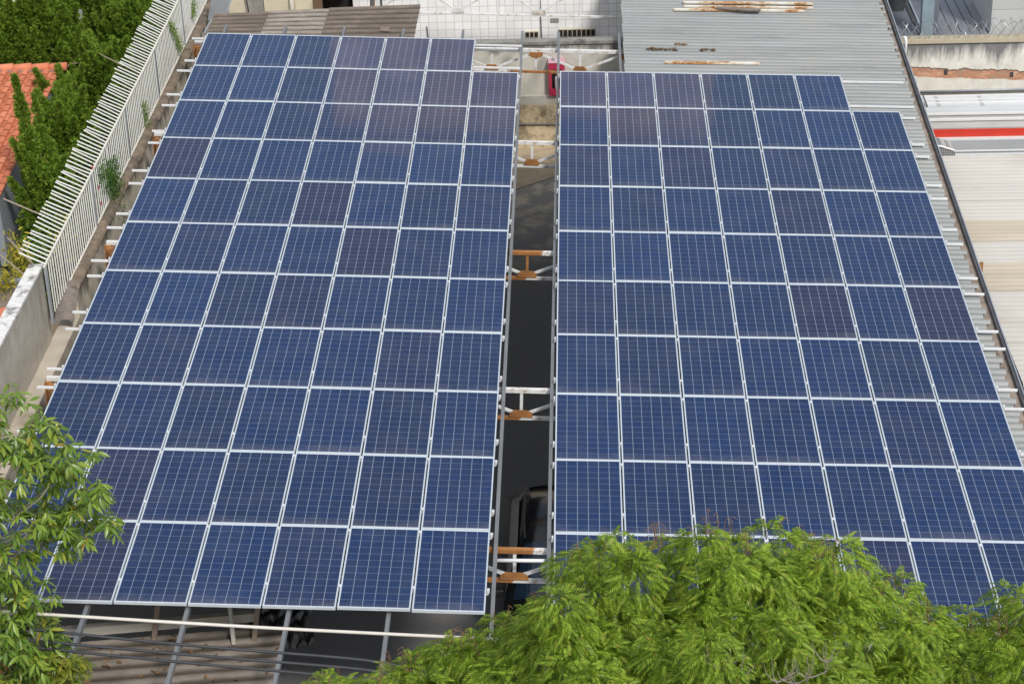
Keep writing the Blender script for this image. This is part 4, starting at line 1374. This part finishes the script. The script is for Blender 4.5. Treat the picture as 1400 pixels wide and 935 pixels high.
# broad leaf: folded blade
bv, bf = [], []
prof_ = [(0, .004), (.25, .8), (.55, 1.0), (.8, .6), (1, .03)]
for t_, w in prof_:
    z = -.22 * t_ * t_
    bv += [(t_, -w * .135, z + .035 * w), (t_, 0, z), (t_, w * .135, z + .035 * w)]
for i in range(4):
    for j in range(2):
        a = i * 3 + j
        bf.append((a, a + 1, a + 4, a + 3))
BL_V, BL_F = np.array(bv) * .150, np.array(bf)
# juniper tuft: a few small scales round an axis along +x
jv, jf = [], []
for i in range(4):
    a = i * 2.4
    r = .012 if i else 0
    t0 = .0 + .012 * i
    l, w = .085 - .006 * i, .024
    oy, oz = r * math.cos(a), r * math.sin(a)
    sy, sz = -math.sin(a), math.cos(a)
    if i == 0:
        sy, sz = 1, 0
    b0 = len(jv)
    jv += [(t0, oy, oz), (t0 + l * .5, oy * 2.6 + sy * w, oz * 2.6 + sz * w), (t0 + l, oy * 3.2, oz * 3.2), (t0 + l * .5, oy * 2.6 - sy * w, oz * 2.6 - sz * w)]
    jf.append((b0, b0 + 1, b0 + 2, b0 + 3))
JN_V, JN_F = np.array(jv), np.array(jf)


def branchy(b, base, tips, r0, joints=3, spread=.15):
    """limbs from a trunk head to crown clumps, each bent"""
    for tip in tips:
        base_v, tip_v = Vector(base), Vector(tip)
        pts, rs = [base_v], [r0]
        for k in range(1, joints + 1):
            t_ = k / (joints + 1)
            p = base_v.lerp(tip_v, t_) + Vector((random.gauss(0, spread), random.gauss(0, spread), random.gauss(.1, spread) * (1 - t_)))
            pts.append(p)
            rs.append(r0 * (1 - t_ * .8))
        pts.append(tip_v)
        rs.append(r0 * .12)
        b.tube(pts, rs, 6)


# ------------------------------------------------------------------ feathery tree at the front right
poly = [(760, 728), (800, 726), (870, 712), (925, 712), (945, 690), (985, 690), (1010, 715), (1075, 700), (1105, 735), (1150, 722), (1185, 760), (1235, 775), (1262, 818),
        (1310, 812), (1350, 845), (1375, 812), (1410, 790), (1460, 800), (1500, 980), (1400, 1040), (420, 1040), (400, 960), (470, 915), (520, 895), (600, 850), (640, 850), (665, 855), (700, 805), (745, 800), (775, 765)]


def inside(x, y, pg):
    c = False
    j = len(pg) - 1
    for i in range(len(pg)):
        if (pg[i][1] > y) != (pg[j][1] > y) and x < (pg[j][0] - pg[i][0]) * (y - pg[i][1]) / (pg[j][1] - pg[i][1]) + pg[i][0]:
            c = not c
        j = i
    return c


def topline(x):
    return min([y for y in range(680, 1040, 6) if inside(x, y, poly)] or [1040])


tips = [(612, 880), (645, 872), (470, 936), (530, 916), (585, 900), (1268, 842), (1312, 862), (1328, 886), (1285, 876), (1372, 866), (788, 764), (818, 756), (790, 790), (965, 750), (1085, 745), (865, 748), (912, 746), (966, 726), (1050, 734), (1120, 764), (1185, 796), (1235, 822), (1292, 848), (1345, 872), (1402, 842), (625, 888), (690, 852), (740, 838), (560, 912), (500, 930), (450, 950)]
tries = 0
while len(tips) < 340 and tries < 12000:
    tries += 1
    x, y = random.uniform(400, 1500), random.uniform(690, 1040)
    if not (inside(x, y - 24, poly) and inside(x - 20, y - 8, poly) and inside(x + 20, y - 8, poly)):
        continue
    if any((x - a) ** 2 + ((y - b) * 1.25) ** 2 < 27 ** 2 for a, b in tips):
        continue
    if any((x - a) ** 2 + (y - b) ** 2 < r * r for a, b, r in ((1022, 898, 44), (1188, 902, 36), (862, 890, 32), (728, 905, 30), (915, 802, 25), (1120, 846, 25), (640, 918, 24), (1010, 812, 22), (800, 832, 22), (1290, 925, 28), (950, 868, 20))):
        continue
    tips.append((x, y))
fern_tree = thing('feathery_tree', 'bright green feathery leaved tree over the front of the right array', 'tree', (9.6, -29.5, gz(-29.5)))
cl = []
for x, y in tips:
    dep = (y - topline(x)) / 240.0
    Y = -27.1 - 2.7 * dep + .10 * math.sin(x * .043 + 1.3 * math.sin(y * .03)) + random.gauss(0, .26)
    cl.append(at_y(x, y + 12, Y))
# hidden far side and inner clumps make the crown a full dome
for _ in range(150):
    p = random.choice(cl[:len(tips)])
    cl.append(p + Vector((random.gauss(0, .25), random.uniform(.3, 1.0), random.uniform(-.9, -.35))))
LV, DV, RV, SV = [], [], [], []
for p in cl:
    cs_ = random.uniform(.66, 1.30)
    tilt = np.array([random.gauss(0, .18), random.gauss(-.10, .18)])
    nf = int(52 * cs_ ** 1.5)
    for i in range(nf):
        q_ = (i + .5) / nf
        a = i * 2.399 + random.gauss(0, .4)
        po = math.radians(4 + 98 * q_ ** .7) + random.gauss(0, .08)      # polar angle on a flattened dome
        ca, sa = math.cos(a), math.sin(a)
        r_ = .20 * math.sin(po)
        el = .30 - po * .44 + random.gauss(0, .26)
        a_ = a + random.gauss(0, .35)
        d = np.array([math.cos(a_) * math.cos(el), math.sin(a_) * math.cos(el), math.sin(el)])
        off = np.array([ca * r_, sa * r_, 0.13 * math.cos(po) + (ca * tilt[0] + sa * tilt[1]) * r_ + random.gauss(0, .012)])
        LV.append(np.array(p) + off * cs_)
        DV.append(d)
        RV.append(random.gauss(0, .36))
        SV.append(random.uniform(.50, .74))
V, F = scatter(FERN_V, FERN_F, frames(np.array(DV), np.array(RV)), np.array(LV), np.array(SV))
np_mesh('crown', V, F, M['fern'], fern_tree)
tb_ = MB()
hub = Vector((9.9, -29.3, 3.4))
tb_.tube([(9.9, -29.5, gz(-29)), (9.93, -29.4, 1.5), hub, hub + Vector((-.1, .3, .7))], [.24, .19, .16, .10], 10)
tb_.build('trunk', M['bark'], fern_tree, True)
lb = MB()
sub = random.sample(cl, 70)
branchy(lb, hub, [tuple(p) for p in sub], .055, 3, .22)
lb.build('branches', M['bark'], fern_tree, True)
# bare pale twigs and curled brown stalks
for (px, py) in ((1062, 932), (1085, 934), (1104, 926), (1010, 925), (985, 915), (1130, 905)):
    tw2 = MB()
    p = at_y(px, py, -29.95)
    for k in range(5):
        sx, h = random.uniform(-.16, .20), random.uniform(.14, .32)
        q_ = [p + Vector((sx * math.sin(t_ * 1.57) + random.gauss(0, .006), -.05 * t_, h * t_ ** 1.3)) for t_ in (0, .2, .4, .6, .8, 1.0)]
        tw2.tube([p + Vector((0, .1, -.2))] + q_, [.008, .007, .006, .005, .004, .003, .002], 5)
    tw2.build('bare_twig', M['twig'], fern_tree)
rim = sorted(range(len(tips)), key=lambda i: tips[i][1] - topline(tips[i][0]))[:46]
for i in rim:
    p = cl[i]
    st = MB()
    root_ = Vector(p) + Vector((random.gauss(0, .08), 0, .06))
    for k in range(random.randint(2, 4)):
        b0_ = root_ + Vector((random.gauss(0, .05), random.gauss(0, .03), .05))
        st.tube([root_, b0_], .0036, 4)
        h, ln_, cu = random.uniform(.16, .34), random.gauss(0, .05), random.choice((-1, 1)) * random.uniform(.02, .07)
        st.tube([b0_ + Vector((ln_ * t_ + cu * max(0, t_ - .55) ** 2 * 6, 0, h * (t_ if t_ < .8 else 1.6 - t_))) for t_ in (0, .2, .4, .6, .75, .9, 1.0)], .0036, 4)
    st.build('flower_stalk', M['stalk'], fern_tree)

# ------------------------------------------------------------------ broad leaved tree at the front left
LY = -24.8
blobs = [(15, 575, 55, 0), (70, 600, 40, .1), (100, 620, 34, .1), (20, 650, 60, .2), (75, 665, 48, 0), (120, 680, 36, .0), (135, 720, 26, 0), (30, 720, 42, .3), (85, 730, 30, -.1), (75, 700, 40, -.1),
         (-30, 640, 70, .5), (-40, 790, 50, .4), (14, 775, 30, .2), (10, 830, 46, .2), (50, 815, 34, 0), (45, 860, 38, -.1), (65, 875, 26, -.1), (15, 890, 60, .3), (-40, 860, 90, .5), (-20, 930, 80, .3), (60, 925, 45, .1)]
big = thing('broadleaf_tree', 'broad leaved green tree reaching in at the front left corner', 'tree', (1.0, -25.2, gz(-25)))
ctr = []
for px, py, r, dy in blobs:
    for _ in range(int(r * r / 98) + 4):
        a, rr = random.uniform(0, 2 * math.pi), r * math.sqrt(random.random())
        ctr.append(at_y(px + rr * math.cos(a), py + rr * math.sin(a), LY - dy + random.gauss(0, .28)))
LV, DV, RV, SV = [], [], [], []
for p in ctr:
    a0_ = random.uniform(0, 6.28)
    for i in range(random.randint(7, 12)):
        a = a0_ + i * 2.4
        el = random.uniform(-.95, .15)
        LV.append(np.array(p) + np.array([math.cos(a), math.sin(a), 0]) * .012 - np.array([0, 0, .008 * i]))
        DV.append(np.array([math.cos(a) * math.cos(el), math.sin(a) * math.cos(el), math.sin(el)]))
        RV.append(random.gauss(0, .35))
        SV.append(random.uniform(.75, 1.25))
V, F = scatter(BL_V, BL_F, frames(np.array(DV), np.array(RV)), np.array(LV), np.array(SV))
np_mesh('crown', V, F, M['mango'], big, smooth=True)
LV, DV, RV, SV = [], [], [], []
for _ in range(75):
    a, rr = random.uniform(0, 6.28), math.sqrt(random.random())
    p = at_y(85 + 40 * rr * math.cos(a), 918 + 22 * rr * math.sin(a), LY - .25 + random.gauss(0, .15))
    for i in range(7):
        b_ = i * 2.4 + a
        el = random.uniform(-.6, .5)
        LV.append(np.array(p))
        DV.append(np.array([math.cos(b_) * math.cos(el), math.sin(b_) * math.cos(el), math.sin(el)]))
        RV.append(random.gauss(0, .4))
        SV.append(random.uniform(.6, 1.0))
V, F = scatter(BL_V, BL_F, frames(np.array(DV), np.array(RV)), np.array(LV), np.array(SV))
np_mesh('young_leaves', V, F, M['young'], big, smooth=True)
tk = MB()
hub = Vector((.75, -25.3, 3.0))
tk.tube([(.8, -25.3, gz(-25)), (.72, -25.3, 1.4), hub, (.6, -25.2, 5.2), (.75, -25.0, 6.4)], [.20, .17, .14, .08, .03], 9)
tk.build('trunk', M['bark'], big, True)
for h_, z_ in ((hub, 0), (Vector((.6, -25.2, 5.0)), 1)):
    lb = MB()
    branchy(lb, h_, [tuple(p) for p in random.sample(ctr, 40) if (p.z > 4.2) == bool(z_)], .022, 3, .12)
    lb.build('branches', M['twig'], big, True)


# ------------------------------------------------------------------ conifers behind the fence
def conifer(x, y, h, rad, label, plumes=46, spires=(), lean=(0, 0), dens=1.0):
    z0 = gz(y)
    t_ = thing('conifer', label, 'conifer', (x, y, z0), 'conifers behind the fence')
    L, D, S = [], [], []
    axes = []
    for i in range(plumes):
        f = (i + .5) / plumes
        zz = z0 + .25 + (h - .9) * f
        rr = rad * (1 - .72 * f ** 1.5) * random.uniform(.5, 1.0)
        a = i * 2.399 + random.gauss(0, .3)
        tip_len = random.uniform(.75, 1.35)
        base = np.array([x + lean[0] * f + rr * .45 * math.cos(a), y + lean[1] * f + rr * .45 * math.sin(a), zz - .12])
        up = np.array([math.cos(a) * .42, math.sin(a) * .42, 1.0])
        up /= np.linalg.norm(up)
        axes.append((base, base + up * tip_len, random.uniform(.15, .23)))
    for (sx, sy, sz, ex_, ey, ez, r_) in spires:
        axes.append((np.array([sx, sy, sz]), np.array([ex_, ey, ez]), r_))
    for (p, q, r_) in axes:
        ln = np.linalg.norm(q - p)
        n_ = int(430 * ln * (r_ / .20) * dens)
        u = rng.random(n_) ** .8
        ax = (q - p) / ln
        e1_ = np.cross(ax, [0.3, 1, .1])
        e1_ /= np.linalg.norm(e1_)
        e2_ = np.cross(ax, e1_)
        a = rng.random(n_) * 2 * np.pi
        ring = r_ * np.minimum(1, (1 - u) * 1.3 + .06) * (0.5 + .5 * np.sqrt(rng.random(n_))) * (.8 + .35 * np.sin(u * 19 + a * 2))
        radial = np.cos(a)[:, None] * e1_ + np.sin(a)[:, None] * e2_
        L.append(p + (q - p) * u[:, None] + radial * ring[:, None])
        D.append(ax * (.75 + .3 * rng.random(n_))[:, None] + radial * (.75 * (1 - u) + .12)[:, None] + rng.normal(0, .30, (n_, 3)))
        S.append(rng.uniform(.6, 1.15, n_))
    L, D, S = np.concatenate(L), np.concatenate(D), np.concatenate(S)
    V, F = scatter(JN_V, JN_F, frames(D, rng.random(len(L)) * 6.28), L, S)
    np_mesh('crown', V, F, M['juniper'], t_)
    MB().tube([(x, y, z0), (x + lean[0] * .5, y + lean[1] * .5, z0 + h * .5), (x + lean[0], y + lean[1], z0 + h * .85)], [.09, .06, .02], 7).build('trunk', M['bark'], t_, True)
    return t_


sp_tip, sp_base = at_x(20, 106, -2.55), at_x(48, 215, -2.45)
s2t, s2b = at_x(47, 132, -2.45), at_x(58, 190, -2.4)
conifer(-2.25, -6.6, 3.55, .85, 'nearest conifer, with one tall thin spire against the orange roof', 50,
        [(sp_base.x, sp_base.y, sp_base.z - .5, sp_tip.x, sp_tip.y, sp_tip.z, .20), (s2b.x, s2b.y, s2b.z - .3, s2t.x, s2t.y, s2t.z, .13)])
conifer(-2.55, -3.5, 3.5, .95, 'bushy conifer beside the corner of the orange roof', 50)
conifer(-2.15, -1.3, 4.0, .95, 'conifer in the middle of the row behind the fence', 50)
conifer(-2.1, 1.4, 4.2, .95, 'conifer right behind the far bars of the fence', 46)
conifer(-2.2, 4.2, 4.2, 1.0, 'farthest conifer of the row at the top of the photo', 40)
conifer(-3.7, 0.4, 4.5, 1.0, 'darker conifer behind the ridge of the orange roof', 46)
conifer(-4.1, 2.6, 4.9, 1.05, 'tall conifer in the top left corner', 46)
conifer(-3.4, 5.2, 4.7, 1.1, 'conifer at the far end, behind the row', 40)
conifer(-5.3, 1.2, 4.7, 1.0, 'conifer at the left edge above the orange roof', 40)
conifer(-4.5, 0.2, 4.5, 1.0, 'conifer between the left edge and the darker conifer', 40)
conifer(-2.95, -1.9, 3.35, .8, 'conifer whose tips cover the right corner of the orange roof', 36)


# ------------------------------------------------------------------ plants on and behind the fence
def leafy(name, label, cat, centre_pts, n, spread, m_, size=.5, up=.4, group=None):
    ctr_ = np.array([list(p) for p in centre_pts])
    base = (ctr_[:, 0].mean(), ctr_[:, 1].mean(), ctr_[:, 2].min() - .1)
    t_ = thing(name, label, cat, base, group)
    idx = rng.integers(0, len(ctr_), n)
    L = ctr_[idx] + rng.normal(0, 1, (n, 3)) * np.array(spread)
    D = rng.normal(0, 1, (n, 3)) + np.array([.3, -.3, up])
    V, F = scatter(BL_V, BL_F, frames(D, rng.normal(0, .5, n)), L, rng.uniform(.6, 1.2, n) * size)
    np_mesh('leaves', V, F, m_, t_)
    return t_


def line_pts(a, b, n):
    return [Vector(a).lerp(Vector(b), i / (n - 1)) for i in range(n)]


def on_fence(px, py, x=-.80):
    return at_x(px, py, x)


t = leafy('climbing_vine', 'green vine with red flowers spilling over the fence by the wall', 'vine',
          line_pts(on_fence(150, 228), on_fence(158, 300), 8) + line_pts(on_fence(158, 248), on_fence(140, 240), 3), 2100, (.08, .17, .09), M['vine'], .50, .7)
fl = MB()
for px, py in ((125, 229), (133, 257), (137, 278), (157, 317)):
    p = on_fence(px, py, -.74)
    for k in range(5):
        a = k * 1.256
        fl.add([p, p + Vector((0, .045 * math.cos(a), .045 * math.sin(a))) + Vector((.02, 0, 0)), p + Vector((.03, .05 * math.cos(a + .6), .05 * math.sin(a + .6))), p + Vector((.02, .045 * math.cos(a + 1.2), .045 * math.sin(a + 1.2)))], [(0, 1, 2, 3)])
fl.build('flowers', M['flower'], t)
leafy('fence_shoot', 'green conifer shoot through the fence bars, farthest one', 'shoot', line_pts(on_fence(265, 5), on_fence(264, 22), 4), 420, (.05, .07, .05), M['juniper'], .35, 1.2)
leafy('fence_shoot', 'long green conifer shoot slanting across the far fence bars', 'shoot', line_pts(on_fence(233, 34), on_fence(247, 68), 8), 900, (.05, .08, .05), M['juniper'], .35, 1.2)
leafy('fence_shoot', 'thin green shoot at the foot of the middle fence bars', 'shoot', line_pts(on_fence(197, 142), on_fence(201, 172), 6), 420, (.04, .05, .05), M['juniper'], .35, 1.2)
leafy('fence_shoot', 'green shoots at the fence foot just beyond the vine', 'shoot', line_pts(on_fence(160, 222), on_fence(136, 228), 5), 160, (.04, .1, .08), M['vine'], .45, 1.2)
leafy('croton_bush', 'yellow croton bush by the lower end of the fence', 'bush', [at_x(25, 352, -2.3), at_x(30, 362, -2.3), at_x(20, 345, -2.3)], 420, (.10, .20, .18), M['croton'], .9, .6, 'croton bushes')
leafy('croton_bush', 'yellow croton bush nearest the small brown roof', 'bush', [at_x(10, 384, -2.3), at_x(20, 387, -2.3), at_x(4, 388, -2.3)], 300, (.10, .15, .12), M['croton'], .9, .6, 'croton bushes')
leafy('croton_bush', 'yellow flecked croton seen between the lower fence bars', 'bush', [at_x(88, 330, -1.5), at_x(80, 350, -1.5), at_x(90, 315, -1.5)], 160, (.10, .20, .22), M['croton'], .8, .6, 'croton bushes')
leafy('green_shrub', 'low green shrub below the bent fence bars', 'shrub', [at_x(45, 345, -2.2), at_x(55, 335, -2.2), at_x(40, 372, -2.2)], 360, (.2, .3, .12), M['vine'], .8, .5)
